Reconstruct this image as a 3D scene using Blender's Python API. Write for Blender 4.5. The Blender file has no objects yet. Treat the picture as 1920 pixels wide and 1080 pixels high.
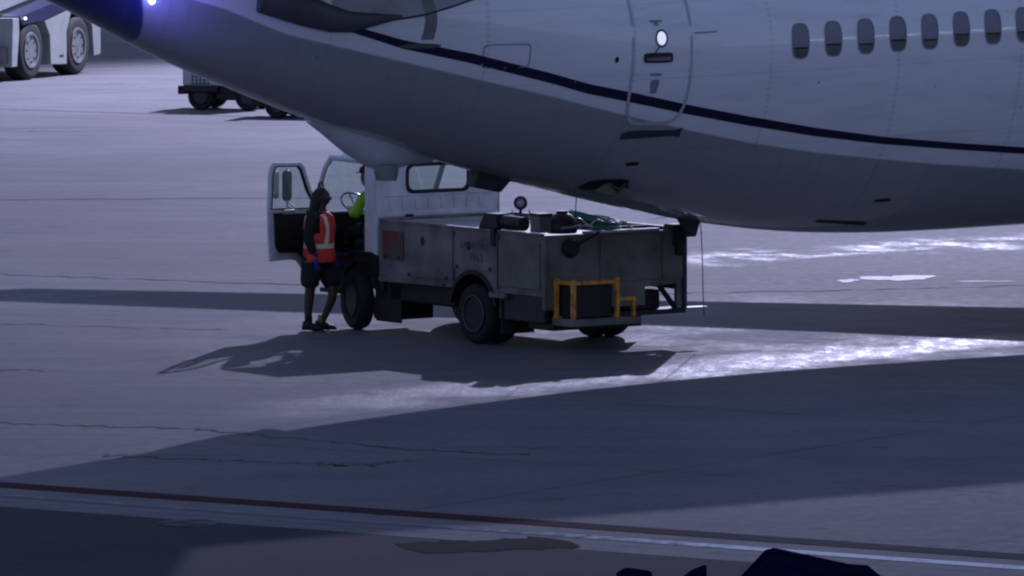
import bpy, math, random
from mathutils import Vector, Matrix
R = math.radians
random.seed(7)
SC = bpy.context.scene
COL = SC.collection

# ------------------------------------------------------------------ camera, light, exposure
cam_d = bpy.data.cameras.new('camera'); cam = bpy.data.objects.new('camera', cam_d); COL.objects.link(cam)
cam.location = (0, 0, 8); cam.rotation_euler = (R(90) - math.atan(1135 / 14725), 0, 0)
cam_d.sensor_width = 36; cam_d.lens = 14725 / 1920 * 36
cam_d.clip_start = 1; cam_d.clip_end = 3000
SC.camera = cam

SUN = Vector((.48, 3.3, 1.0)).normalized()
w = bpy.data.worlds.new('World'); SC.world = w; w.use_nodes = True
nt = w.node_tree; bg = nt.nodes['Background']
sky = nt.nodes.new('ShaderNodeTexSky'); sky.sky_type = 'NISHITA'; sky.sun_disc = False
sky.sun_elevation = math.asin(SUN.z); sky.sun_rotation = math.atan2(SUN.x, SUN.y)
sky.air_density = 1.0; sky.dust_density = .3; sky.ozone_density = 3
tint = nt.nodes.new('ShaderNodeMix'); tint.data_type = 'RGBA'; tint.blend_type = 'MULTIPLY'; tint.inputs[0].default_value = 1
nt.links.new(sky.outputs[0], tint.inputs[6]); tint.inputs[7].default_value = (.6, .54, .66, 1)
glow = nt.nodes.new('ShaderNodeMix'); glow.data_type = 'RGBA'; glow.blend_type = 'ADD'; glow.inputs[0].default_value = 1
nt.links.new(tint.outputs[2], glow.inputs[6]); glow.inputs[7].default_value = (1.05, 1.25, 2.3, 1)     # even city glow of the night sky
nt.links.new(glow.outputs[2], bg.inputs[0]); bg.inputs[1].default_value = .098

# the apron floodlight: one high mast lamp behind the truck, out of frame to the right
LAMP = Vector((11.5, 174.0, 28.0))
sl = bpy.data.lights.new('floodlight', 'SPOT'); so = bpy.data.objects.new('floodlight', sl); COL.objects.link(so)
sl.energy = 238000; sl.shadow_soft_size = .42; sl.color = (.665, .66, 1.0); sl.spot_size = R(72); sl.spot_blend = .6
so.location = LAMP; so.rotation_euler = (LAMP - Vector((3.0, 147, 0))).to_track_quat('Z', 'Y').to_euler()

SC.view_settings.view_transform = 'Standard'; SC.view_settings.look = 'None'
SC.view_settings.exposure = 0; SC.view_settings.gamma = 1
SC.cycles.filter_width = 2.2

# ------------------------------------------------------------------ materials
def new_mat(name):
    m = bpy.data.materials.new(name); m.use_nodes = True
    return m, m.node_tree, m.node_tree.nodes['Principled BSDF']

def mat(name, col, rough=.5, metal=0, var=.25, scale=3., bump=0., bscale=40., dirt=None, coat=0, spec=.5, trans=0):
    m, t, b = new_mat(name); N = t.nodes; L = t.links
    b.inputs['Roughness'].default_value = rough; b.inputs['Metallic'].default_value = metal
    b.inputs['Coat Weight'].default_value = coat; b.inputs['Specular IOR Level'].default_value = spec
    b.inputs['Transmission Weight'].default_value = trans
    tc = N.new('ShaderNodeTexCoord')
    n = N.new('ShaderNodeTexNoise'); n.inputs['Scale'].default_value = scale; n.inputs['Detail'].default_value = 5
    L.new(tc.outputs['Object'], n.inputs['Vector'])
    r = N.new('ShaderNodeValToRGB'); e = r.color_ramp.elements
    dc = dirt or [c * (1 - var) for c in col]
    e[0].position = .32; e[0].color = (*dc, 1); e[1].position = .66; e[1].color = (*[min(1, c * (1 + var * .3)) for c in col], 1)
    L.new(n.outputs['Fac'], r.inputs[0]); L.new(r.outputs[0], b.inputs['Base Color'])
    if bump:
        n2 = N.new('ShaderNodeTexNoise'); n2.inputs['Scale'].default_value = bscale; n2.inputs['Detail'].default_value = 3
        L.new(tc.outputs['Object'], n2.inputs['Vector'])
        bp = N.new('ShaderNodeBump'); bp.inputs['Strength'].default_value = bump; bp.inputs['Distance'].default_value = .02
        L.new(n2.outputs['Fac'], bp.inputs['Height']); L.new(bp.outputs[0], b.inputs['Normal'])
    return m

def emit(name, col, s):
    m, t, b = new_mat(name)
    b.inputs['Base Color'].default_value = (*col, 1)
    b.inputs['Emission Color'].default_value = (*col, 1); b.inputs['Emission Strength'].default_value = s
    return m

def glass(name, col=(.85, .92, .9)):
    m, t, b = new_mat(name); N = t.nodes; L = t.links
    tr = N.new('ShaderNodeBsdfTransparent'); tr.inputs[0].default_value = (*col, 1)
    gl = N.new('ShaderNodeBsdfGlossy'); gl.inputs['Roughness'].default_value = .03
    mx = N.new('ShaderNodeMixShader'); mx.inputs[0].default_value = .07; L.new(tr.outputs[0], mx.inputs[1]); L.new(gl.outputs[0], mx.inputs[2])
    L.new(mx.outputs[0], N['Material Output'].inputs[0])
    return m

class Nd:      # tiny expression helper for float nodes
    def __init__(s, t): s.t = t
    def v(s, x, sock):
        if isinstance(x, (int, float)): sock.default_value = x
        else: s.t.links.new(x, sock)
    def m(s, op, a, b=0., c=None, clamp=False):
        n = s.t.nodes.new('ShaderNodeMath'); n.operation = op; n.use_clamp = clamp
        s.v(a, n.inputs[0]); s.v(b, n.inputs[1])
        if c is not None: s.v(c, n.inputs[2])
        return n.outputs[0]
    def noise(s, vec, scale, detail=4, rough=.55):
        n = s.t.nodes.new('ShaderNodeTexNoise'); n.inputs['Scale'].default_value = scale
        n.inputs['Detail'].default_value = detail; n.inputs['Roughness'].default_value = rough
        s.t.links.new(vec, n.inputs['Vector']); return n.outputs['Fac']
    def ramp(s, x, a, b, lo=0., hi=1., smooth=True):
        n = s.t.nodes.new('ShaderNodeMapRange'); n.interpolation_type = 'SMOOTHSTEP' if smooth else 'LINEAR'
        s.v(x, n.inputs[0]); n.inputs[1].default_value = a; n.inputs[2].default_value = b
        n.inputs[3].default_value = lo; n.inputs[4].default_value = hi; return n.outputs[0]
    def mix(s, f, a, b):
        n = s.t.nodes.new('ShaderNodeMix'); n.data_type = 'RGBA'; s.v(f, n.inputs[0])
        for x, k in ((a, 6), (b, 7)):
            if isinstance(x, tuple): n.inputs[k].default_value = (*x, 1)
            else: s.t.links.new(x, n.inputs[k])
        return n.outputs[2]

# ------------------------------------------------------------------ mesh helpers
class MB:
    def __init__(s): s.v = []; s.f = []
    def add(s, vs, fs):
        o = len(s.v); s.v += [tuple(x) for x in vs]; s.f += [tuple(i + o for i in f) for f in fs]; return s
    def box(s, x0, x1, y0, y1, z0, z1):
        vs = [(x, y, z) for z in (z0, z1) for (x, y) in ((x0, y0), (x1, y0), (x1, y1), (x0, y1))]
        return s.add(vs, [(3, 2, 1, 0), (4, 5, 6, 7), (0, 1, 5, 4), (1, 2, 6, 5), (2, 3, 7, 6), (3, 0, 4, 7)])
    def hexa(s, p):           # eight corners: bottom four then top four
        return s.add(p, [(3, 2, 1, 0), (4, 5, 6, 7), (0, 1, 5, 4), (1, 2, 6, 5), (2, 3, 7, 6), (3, 0, 4, 7)])
    def prism(s, pts, axis, a, b):   # polygon pts (p,q) extruded along axis from a to b
        def P(p, q, t): return {'x': (t, p, q), 'y': (p, t, q), 'z': (p, q, t)}[axis]
        n = len(pts); vs = [P(p, q, a) for p, q in pts] + [P(p, q, b) for p, q in pts]
        fs = [tuple(range(n))[::-1], tuple(range(n, 2 * n))] + [(i, (i + 1) % n, n + (i + 1) % n, n + i) for i in range(n)]
        return s.add(vs, fs)
    def tube(s, pts, r, n=10, closed=False):
        P = [Vector(p) for p in pts]; m = len(P); vs = []; up = None
        for i in range(m):
            a = P[i - 1] if (i > 0 or closed) else P[i]; b = P[(i + 1) % m] if (i < m - 1 or closed) else P[i]
            t = (b - a).normalized()
            if up is None: up = Vector((0, 0, 1)) if abs(t.z) < .9 else Vector((1, 0, 0))
            u = (up - t * up.dot(t)).normalized(); up = u; q = t.cross(u)
            rr = r[i] if isinstance(r, (list, tuple)) else r
            for k in range(n):
                an = 2 * math.pi * k / n; vs.append(P[i] + (u * math.cos(an) + q * math.sin(an)) * rr)
        fs = []
        for i in range(m if closed else m - 1):
            j = (i + 1) % m
            for k in range(n): fs.append((i * n + k, i * n + (k + 1) % n, j * n + (k + 1) % n, j * n + k))
        if not closed: fs += [tuple(range(n))[::-1], tuple((m - 1) * n + k for k in range(n))]
        return s.add(vs, fs)
    def lathe(s, prof, c, axis='y', n=32):   # prof: (radius, offset along axis)
        vs = []; m = len(prof)
        for r, o in prof:
            for k in range(n):
                a = 2 * math.pi * k / n; u = math.cos(a) * r; q = math.sin(a) * r
                d = {'y': (u, o, q), 'z': (u, q, o), 'x': (o, u, q)}[axis]
                vs.append((c[0] + d[0], c[1] + d[1], c[2] + d[2]))
        fs = [(i * n + k, i * n + (k + 1) % n, (i + 1) * n + (k + 1) % n, (i + 1) * n + k) for i in range(m - 1) for k in range(n)]
        fs += [tuple(range(n))[::-1], tuple((m - 1) * n + k for k in range(n))]
        return s.add(vs, fs)
    def rings(s, rr, caps=True):
        n = len(rr[0]); m = len(rr); vs = [p for r in rr for p in r]
        fs = [(i * n + k, i * n + (k + 1) % n, (i + 1) * n + (k + 1) % n, (i + 1) * n + k) for i in range(m - 1) for k in range(n)]
        if caps: fs += [tuple(range(n))[::-1], tuple((m - 1) * n + k for k in range(n))]
        return s.add(vs, fs)
    def build(s, name, m, parent=None, smooth=False, bevel=0, sub=0, angle=40):
        me = bpy.data.meshes.new(name); me.from_pydata(s.v, [], s.f); me.validate(); me.update()
        o = bpy.data.objects.new(name, me); COL.objects.link(o); me.materials.append(m)
        import bmesh as bmm
        b = bmm.new(); b.from_mesh(me); bmm.ops.recalc_face_normals(b, faces=b.faces); b.to_mesh(me); b.free()
        if smooth:
            for p in me.polygons: p.use_smooth = True
            if not sub:
                try: me.set_sharp_from_angle(angle=R(angle))
                except Exception: pass
        if bevel:
            bv = o.modifiers.new('bevel', 'BEVEL'); bv.width = bevel; bv.segments = 2; bv.limit_method = 'ANGLE'; bv.angle_limit = R(35)
        if sub:
            sb = o.modifiers.new('sub', 'SUBSURF'); sb.levels = sub; sb.render_levels = sub
        if parent: o.parent = parent
        return o

def tag(o, label=None, cat=None, group=None, kind=None):
    if label: o['label'] = label
    if cat: o['category'] = cat
    if group: o['group'] = group
    if kind: o['kind'] = kind
    return o
def empty(name, loc, rz=0, **k):
    o = bpy.data.objects.new(name, None); COL.objects.link(o); o.location = loc; o.rotation_euler = (0, 0, rz)
    o.empty_display_size = .2
    return tag(o, **k)
def lerp(tab, x):
    if x <= tab[0][0]: return tab[0][1]
    for (a, p), (b, q) in zip(tab, tab[1:]):
        if x <= b: return p + (q - p) * (x - a) / (b - a)
    return tab[-1][1]

M = {}
M['white'] = mat('white_paint', (.62, .62, .62), .35, var=.18, scale=2)
M['cabwhite'] = mat('cab_paint', (.72, .75, .8), .4, var=.2, scale=4, bump=.1, bscale=12)
M['alu'] = mat('dull_aluminium', (.21, .195, .185), .5, .2, var=.55, scale=2.2, bump=.15, bscale=9)
M['alug'] = mat('olive_grey_panel', (.17, .172, .145), .55, .2, var=.4, scale=3, bump=.12, bscale=8)
M['black'] = mat('black_metal', (.010, .010, .010), .6, var=.4)
M['rubber'] = mat('rubber', (.012, .012, .013), .8, var=.4, bump=.3, bscale=60)
M['rim'] = mat('rim_paint', (.4, .4, .4), .4, .3, var=.4)
M['orange'] = mat('orange_paint', (.85, .36, .03), .5, var=.45, scale=9, dirt=(.3, .13, .05))
M['red'] = mat('red_panel_paint', (.14, .024, .028), .6, var=.6, scale=4.5, dirt=(.10, .075, .072))
M['deck'] = mat('deck_metal', (.6, .6, .6), .3, .6, var=.3, scale=5)
M['glass'] = glass('window_glass')
M['mirror'] = mat('mirror_glass', (.6, .65, .63), .08, 1, var=.05)
M['green'] = mat('green_hose', (.03, .22, .16), .4, var=.3)
M['navy'] = mat('navy_paint', (.012, .014, .06), .35, var=.2)
M['dark'] = mat('dark_grey_metal', (.04, .04, .043), .5, .3, var=.4)
M['lamp'] = mat('lamp_lens', (.5, .5, .5), .1, var=.1)

# ------------------------------------------------------------------ ground
def ground_mat():
    m, t, b = new_mat('apron_concrete'); X = Nd(t); N = t.nodes
    tc = N.new('ShaderNodeTexCoord'); P = tc.outputs['Object']
    sep = N.new('ShaderNodeSeparateXYZ'); t.links.new(P, sep.inputs[0]); x, y = sep.outputs[0], sep.outputs[1]
    big = X.noise(P, .09, 3); mid = X.noise(P, .55, 6, .6); fin = X.noise(P, 6, 5, .6)
    # stretched stains along the taxi direction
    mp = N.new('ShaderNodeMapping'); mp.inputs['Rotation'].default_value = (0, 0, R(35)); mp.inputs['Scale'].default_value = (.15, 1.2, 1)
    t.links.new(P, mp.inputs[0]); st = X.noise(mp.outputs[0], 1.3, 5, .6)
    c = X.mix(X.ramp(big, .35, .65), (.145, .142, .152), (.20, .196, .205))
    c = X.mix(X.ramp(mid, .35, .7, 0, .55), c, (.115, .115, .125))
    c = X.mix(X.ramp(st, .45, .75, 0, .5), c, (.235, .23, .24))
    c = X.mix(X.ramp(fin, .3, .75, 0, .35), c, (.10, .10, .11))
    c = X.mix(X.ramp(X.noise(P, 1.7, 2, .4), .68, .76, 0, .5), c, (.06, .06, .07))
    mp3 = N.new('ShaderNodeMapping'); mp3.inputs['Rotation'].default_value = (0, 0, R(-52)); mp3.inputs['Scale'].default_value = (.03, 2.2, 1); t.links.new(P, mp3.inputs[0])
    c = X.mix(X.m('MULTIPLY', X.ramp(X.noise(mp3.outputs[0], 1.0, 4, .6), .56, .68, 0, .4), X.ramp(big, .4, .6)), c, (.07, .07, .075))
    ga = X.m('ADD', X.m('MULTIPLY', x, .833), X.m('MULTIPLY', y, -.553)); gb = X.m('ADD', X.m('MULTIPLY', x, .553), X.m('MULTIPLY', y, .833))
    jn = X.m('MAXIMUM', X.ramp(X.m('ABSOLUTE', X.m('SUBTRACT', X.m('FRACT', X.m('DIVIDE', ga, 6.1)), .5)), .492, .496), X.ramp(X.m('ABSOLUTE', X.m('SUBTRACT', X.m('FRACT', X.m('DIVIDE', gb, 6.1)), .5)), .492, .496))
    c = X.mix(X.m('MULTIPLY', jn, X.ramp(mid, .3, .7, .15, .6)), c, (.06, .06, .066))
    fl = X.m('ADD', X.m('FLOOR', X.m('ADD', X.m('DIVIDE', ga, 6.1), .0)), X.m('MULTIPLY', X.m('FLOOR', X.m('DIVIDE', gb, 6.1)), 7.3))
    sv = X.m('FRACT', X.m('MULTIPLY', X.m('SINE', X.m('MULTIPLY', fl, 12.9)), 437.5)); c = X.mix(X.m('MULTIPLY', sv, .22), c, (.09, .09, .10))
    # wet streak: distance to the line (-1.8,86.9)-(6.2,95.6)
    wob = X.m('MULTIPLY', X.m('SUBTRACT', X.noise(P, .8, 4), .5), 2.6)
    d = X.m('ADD', X.m('SUBTRACT', X.m('MULTIPLY', x, .73), X.m('MULTIPLY', X.m('SUBTRACT', y, 89.2), .683)), wob)
    w1 = X.ramp(X.m('ABSOLUTE', d), .1, 1.35, 1, 0)
    w1 = X.m('MULTIPLY', w1, X.ramp(x, -3.6, -1.2)); w1 = X.m('MULTIPLY', w1, X.ramp(y, 97, 96))
    # second wet trail, farther off to the right
    d2 = X.m('ADD', X.m('SUBTRACT', y, X.m('ADD', 107.2, X.m('MULTIPLY', x, .75))), X.m('MULTIPLY', wob, 1.6))
    w2 = X.m('MULTIPLY', X.m('MULTIPLY', X.ramp(X.m('ABSOLUTE', d2), .1, 1.9, .9, 0), X.ramp(x, 1.2, 2.6)), X.ramp(X.noise(P, .9, 6, .75), .43, .58, .05, 1))
    # broad damp sheen around the truck
    dx = X.m('DIVIDE', X.m('SUBTRACT', x, 2.5), 7.); dy = X.m('DIVIDE', X.m('SUBTRACT', y, 95.), 7.)
    w3 = X.ramp(X.m('SQRT', X.m('ADD', X.m('MULTIPLY', dx, dx), X.m('MULTIPLY', dy, dy))), .5, 1.4, .55, 0)
    pat = X.ramp(X.noise(P, .5, 5, .65), .4, .62)
    w3 = X.m('MULTIPLY', w3, pat)
    wet = X.m('MAXIMUM', X.m('MAXIMUM', w1, w2), w3)
    mp2 = N.new('ShaderNodeMapping'); mp2.inputs['Rotation'].default_value = (0, 0, R(-40)); mp2.inputs['Scale'].default_value = (1.6, .45, 1); t.links.new(P, mp2.inputs[0])
    spk = X.ramp(X.noise(mp2.outputs[0], 3.2, 7, .75), .44, .60)
    wetp = X.m('MULTIPLY', wet, X.m('ADD', X.m('MULTIPLY', spk, .36), .62), clamp=True)
    c = X.mix(X.m('MULTIPLY', wetp, .45), c, (.1, .1, .11))
    t.links.new(c, b.inputs['Base Color'])
    rg = X.m('ADD', X.m('MULTIPLY', fin, .2), .72)
    rg = X.m('SUBTRACT', rg, X.m('MULTIPLY', wetp, .35)); t.links.new(rg, b.inputs['Roughness'])
    t.links.new(X.m('ADD', .09, X.m('MULTIPLY', wetp, .02)), b.inputs['Specular IOR Level'])
    bp = N.new('ShaderNodeBump'); bp.inputs['Distance'].default_value = .03
    st2 = X.m('ADD', .10, X.m('MULTIPLY', wet, .16)); t.links.new(st2, bp.inputs['Strength'])
    h = X.m('ADD', X.noise(P, 17, 4, .6), X.m('MULTIPLY', X.noise(P, 50, 2, .5), .35))
    t.links.new(h, bp.inputs['Height']); t.links.new(bp.outputs[0], b.inputs['Normal'])
    return m
g = MB().add([(-900, -200, 0), (900, -200, 0), (900, 1600, 0), (-900, 1600, 0)], [(0, 1, 2, 3)]).build('ground', ground_mat())
tag(g, kind='structure')

def strip(name, pts, wid, m, z=.004, jit=0, label=None, seg=24, mat_=None):
    mb = MB(); P = []
    for (a, b) in zip(pts, pts[1:]):
        for i in range(seg): P.append((a[0] + (b[0] - a[0]) * i / seg, a[1] + (b[1] - a[1]) * i / seg))
    P.append(pts[-1]); L_, R_ = [], []
    for i, p in enumerate(P):
        a = P[max(0, i - 1)]; b = P[min(len(P) - 1, i + 1)]; d = Vector((b[0] - a[0], b[1] - a[1])).normalized(); n_ = Vector((-d.y, d.x))
        j = random.uniform(-jit, jit); wd = wid * (1 + random.uniform(-jit, jit) * 2) / 2
        if jit and (i == 0 or i == len(P) - 1): wd = .002
        L_.append((p[0] + n_.x * (wd + j * .3), p[1] + n_.y * (wd + j * .3), z)); R_.append((p[0] - n_.x * (wd - j * .3), p[1] - n_.y * (wd - j * .3), z))
    n = len(P); mb.add(L_ + R_, [(i, i + 1, n + i + 1, n + i) for i in range(n - 1)])
    return tag(mb.build(name, m), kind='structure', label=label)

def worn(name, col, under=(.2, .2, .21), lo=.35, hi=.6, rough=.5, scale=4.):
    m, t, b = new_mat(name); X = Nd(t)
    tc = t.nodes.new('ShaderNodeTexCoord'); P = tc.outputs['Object']
    f = X.ramp(X.noise(P, scale, 6, .7), lo, hi); t.links.new(X.mix(f, under, col), b.inputs['Base Color'])
    b.inputs['Roughness'].default_value = .95; b.inputs['Specular IOR Level'].default_value = .05
    return m
M['joint'] = worn('joint_sealant', (.065, .065, .07), (.14, .14, .15), .4, .62)
M['patch'] = worn('asphalt_patch', (.022, .024, .022), (.03, .03, .03), .3, .6)
# white line worn away towards the left
def whiteline():
    m, t, b = new_mat('white_line_paint'); X = Nd(t)
    tc = t.nodes.new('ShaderNodeTexCoord'); P = tc.outputs['Object']
    s_ = t.nodes.new('ShaderNodeSeparateXYZ'); t.links.new(P, s_.inputs[0])
    f = X.m('ADD', X.ramp(X.noise(P, 5, 6, .7), .3, .6), X.ramp(s_.outputs[0], -.5, 3.0, -.9, .45, False), clamp=True)
    t.links.new(X.mix(f, (.17, .17, .18), (.8, .8, .82)), b.inputs['Base Color']); b.inputs['Roughness'].default_value = .9; b.inputs['Specular IOR Level'].default_value = .1
    return m
def redline():
    m, t, b = new_mat('dark_red_line_paint'); X = Nd(t)
    tc = t.nodes.new('ShaderNodeTexCoord'); P = tc.outputs['Object']
    s_ = t.nodes.new('ShaderNodeSeparateXYZ'); t.links.new(P, s_.inputs[0])
    c = X.mix(X.ramp(X.noise(P, 5, 6, .7), .3, .6), (.04, .032, .04), (.06, .018, .022))
    c = X.mix(X.ramp(s_.outputs[0], .2, 2.5, 0, .75, False), c, (.08, .075, .085))
    t.links.new(c, b.inputs['Base Color']); b.inputs['Roughness'].default_value = .95; b.inputs['Specular IOR Level'].default_value = .05
    return m
dl = Vector((4.7, -3.12)).normalized()
def along(s_, off): return (dl.x * s_ + dl.y * off, 74.76 + dl.y * s_ - dl.x * off)   # off > 0: nearer the camera
strip('red_line', [along(-14, 0), along(14, 0)], .42, redline(), label='worn dark red line crossing the apron')
strip('white_line', [along(-14, .78), along(14, .78)], .26, whiteline(), label='white apron line beside the red one')
strip('asphalt_patch', [(-1.0, 72.3), (.55, 72.9)], .95, M['patch'], .008, .1)
def painted_shade():  # cast-shadow darkness put into the colour, with fine pavement mottling
    m, t, b = new_mat('painted_shade'); X = Nd(t)
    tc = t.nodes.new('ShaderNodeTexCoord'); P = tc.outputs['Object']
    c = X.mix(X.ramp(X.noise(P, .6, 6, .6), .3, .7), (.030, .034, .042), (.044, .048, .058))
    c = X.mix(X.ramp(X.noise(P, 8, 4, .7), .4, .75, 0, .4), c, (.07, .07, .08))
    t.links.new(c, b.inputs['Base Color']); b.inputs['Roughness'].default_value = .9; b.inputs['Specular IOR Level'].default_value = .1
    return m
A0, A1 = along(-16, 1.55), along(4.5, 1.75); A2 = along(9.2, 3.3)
ao = MB().add([(A0[0], A0[1], .004), (A1[0], A1[1], .004), (A2[0], A2[1], .004), (A2[0], A2[1] - 30, .004), (A0[0], A0[1] - 30, .004)], [(0, 1, 2, 3, 4)]).build('painted_shade_sheet', painted_shade())  # dark sheet over the near apron, painted as the shadow lying there
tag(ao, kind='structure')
# expansion joints and cracks
for p, wd, j in [([(-8, 121.6), (-.5, 122.3)], .1, .3), ([(-8, 106.6), (-3, 104.4), (2, 101.9)], .06, .4),
                 ([(-6.2, 84.9), (-3.4, 84.1), (-1.2, 81.9), (.2, 81.2)], .06, .35), ([(-4.3, 81.2), (-2.7, 80.5), (-1.3, 80.0)], .08, .5),
                 ([(-1.9, 80.1), (-.9, 80.6)], .06, .5), ([(-7, 98.2), (-3.4, 96.9)], .04, .4), ([(1.5, 102.6), (7.5, 104.3)], .05, .4),
                 ([(2, 117), (9, 131)], .08, .3), ([(-14, 150), (6, 139)], .1, .3), ([(-7, 91.5), (-5.4, 91.2)], .09, .6)]:
    strip('expansion_joint', p, wd, M['joint'], .004, j)
# manhole
mh = MB().lathe([(.30, .0), (.30, .012), (.27, .02), (.0, .022)], (-3.08, 74.5, 0), 'z', 28).build('manhole_cover', M['joint'], smooth=True)
tag(mh, 'dark round manhole cover set in the apron at lower left', 'manhole cover')

# puddles
def water():
    m, t, b = new_mat('puddle_water'); X = Nd(t)
    b.inputs['Base Color'].default_value = (.12, .12, .13, 1); b.inputs['Roughness'].default_value = .62
    b.inputs['Specular IOR Level'].default_value = .1
    tc = t.nodes.new('ShaderNodeTexCoord'); bp = t.nodes.new('ShaderNodeBump'); bp.inputs['Strength'].default_value = .5; bp.inputs['Distance'].default_value = .02
    t.links.new(X.noise(tc.outputs['Object'], 9, 3), bp.inputs['Height']); t.links.new(bp.outputs[0], b.inputs['Normal'])
    return m
M['water'] = water()
def puddle(cx, cy, rx, ry, seed, rot=0):
    rnd = random.Random(seed); ph = [rnd.uniform(0, 6.28) for _ in range(5)]; pts = []
    for k in range(64):
        a = 2 * math.pi * k / 64; q = 1 + .25 * math.sin(2 * a + ph[0]) + .16 * math.sin(3 * a + ph[1]) + .1 * math.sin(6 * a + ph[2]) + .06 * math.sin(11 * a + ph[3])
        u, v = rx * q * math.cos(a), ry * q * math.sin(a)
        pts.append((cx + u * math.cos(rot) - v * math.sin(rot), cy + u * math.sin(rot) + v * math.cos(rot), .006))
    o = MB().add(pts, [tuple(range(64))]).build('puddle', M['water']); tag(o, kind='structure')
for i, a in enumerate([(5.2, 105.5, .42, .5, 1), (4.5, 105.0, .14, .25, 2), (6.3, 104.9, .35, .07, 9, .1)]):
    puddle(*a)

# ------------------------------------------------------------------ aircraft
KEEL = [(-11.6, 4.72), (-10.8, 4.42), (-10.3, 4.21), (-9.79, 3.94), (-9.02, 3.61), (-8.22, 3.33), (-7.5, 3.06), (-6.97, 2.90), (-6.35, 2.72), (-5.37, 2.43),
        (-4.76, 2.26), (-4.38, 2.16), (-3.41, 1.935), (-2.98, 1.84), (-1.99, 1.63), (-1.52, 1.55), (-.81, 1.45), (-.12, 1.378), (1.14, 1.321), (2.4, 1.318), (3.58, 1.33),
        (20, 1.33), (23, 1.45), (25, 1.75), (26.6, 2.4), (27.2, 3.0)]
TOP = [(-11.6, 5.2), (-10.3, 5.3), (-8, 5.3), (-4, 5.24), (20, 5.24), (22.5, 5.15), (24, 4.85), (25.5, 4.2), (26.6, 3.7), (27.2, 3.2)]
MIDZ = [(-11.6, 4.95), (-10.3, 4.75), (-8, 4.45), (-6, 4.12), (-4, 3.82), (-2.5, 3.72), (3, 3.83), (20, 3.83), (25, 3.4), (27.2, 3.1)]
HALF = [(-11.6, .24), (-10.3, .50), (-9, .80), (-8, 1.02), (-6.5, 1.32), (-5, 1.58), (-3.5, 1.76), (-2, 1.86), (-.5, 1.88), (20, 1.88), (23, 1.6), (25.5, .95), (26.6, .5), (27.2, .1)]
def smo(tab, u):   # smoothed lookup
    return sum(lerp(tab, u + d * .5) * k for d, k in ((-1, .22), (0, .56), (1, .22)))
def hull(u, t):    # t angle: 0 = near side (-y), 90 = top
    zc, w_ = smo(MIDZ, u), smo(HALF, u); h = (smo(TOP, u) - zc) if math.sin(t) >= 0 else (zc - smo(KEEL, u))
    return Vector((u, -w_ * math.cos(t), zc + h * math.sin(t)))
def hz(u, z, off=0.):   # point on the near side of the hull at height z
    zc = smo(MIDZ, u); h = (smo(TOP, u) - zc) if z >= zc else (zc - smo(KEEL, u))
    s = max(-.999, min(.999, (z - zc) / h)); t = math.asin(s)
    p = hull(u, t); q1 = hull(u, t + .01) - hull(u, t - .01); q2 = hull(u + .02, t) - hull(u - .02, t)
    n_ = q1.cross(q2).normalized()
    if n_.y > 0: n_ = -n_
    return p + n_ * off

PL = empty('airliner', (3.47, 94.7, 0), math.atan2(.602, .799), label='white twin-engine airliner with grey belly and navy stripe parked over the truck', cat='airplane')
def fuselage_mat():
    m, t, b = new_mat('fuselage_paint'); X = Nd(t); N = t.nodes
    a = N.new('ShaderNodeAttribute'); a.attribute_name = 'grey'
    tc = N.new('ShaderNodeTexCoord'); P = tc.outputs['Object']
    s_ = N.new('ShaderNodeSeparateXYZ'); t.links.new(P, s_.inputs[0]); x, z = s_.outputs[0], s_.outputs[2]
    f = X.ramp(a.outputs['Fac'], -.015, .015)
    nz = X.noise(P, 1.3, 5)
    c = X.mix(f, (.8, .8, .84), (.33, .33, .34))
    mp = N.new('ShaderNodeMapping'); mp.inputs['Scale'].default_value = (.35, 1, 2.5); t.links.new(P, mp.inputs[0])
    c = X.mix(X.ramp(X.noise(mp.outputs[0], 2.2, 6, .65), .45, .8, 0, .3), c, (.22, .22, .22))
    nv = X.ramp(X.m('ADD', x, X.m('MULTIPLY', z, .35)), -8.42, -8.38, 1, 0)
    c = X.mix(nv, c, (.02, .025, .11))
    # panel seams
    fr = X.m('FRACT', X.m('MULTIPLY', x, .52)); seam = X.ramp(X.m('ABSOLUTE', X.m('SUBTRACT', fr, .5)), .494, .499, 0, .22)
    c = X.mix(seam, c, (.12, .12, .13))
    lap = X.m('FRACT', X.m('MULTIPLY', X.m('SUBTRACT', z, X.m('MULTIPLY', x, .02)), 1.15)); lapm = X.ramp(X.m('ABSOLUTE', X.m('SUBTRACT', lap, .5)), .490, .496, 0, .16)
    c = X.mix(lapm, c, (.15, .15, .16))
    rv = X.m('MULTIPLY', X.ramp(X.m('ABSOLUTE', X.m('SUBTRACT', X.m('FRACT', X.m('MULTIPLY', z, 14)), .5)), .0, .25, 1, 0), X.ramp(X.m('ABSOLUTE', X.m('SUBTRACT', fr, .5)), .478, .482, 0, .22))
    c = X.mix(rv, c, (.2, .2, .21))
    mp4 = N.new('ShaderNodeMapping'); mp4.inputs['Scale'].default_value = (5, 1, .5); t.links.new(P, mp4.inputs[0])
    c = X.mix(X.m('MULTIPLY', X.ramp(X.noise(mp4.outputs[0], 1.5, 5, .6), .5, .72, 0, .16), f), c, (.13, .13, .125))
    t.links.new(c, b.inputs['Base Color'])
    b.inputs['Roughness'].default_value = .3; b.inputs['Coat Weight'].default_value = 1; b.inputs['Coat Roughness'].default_value = .08
    bp = N.new('ShaderNodeBump'); bp.inputs['Strength'].default_value = .22; bp.inputs['Distance'].default_value = .01
    t.links.new(X.noise(P, 2.8, 3), bp.inputs['Height']); t.links.new(bp.outputs[0], b.inputs['Normal'])
    t.links.new(bp.outputs[0], b.inputs['Coat Normal'])
    return m
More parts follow.
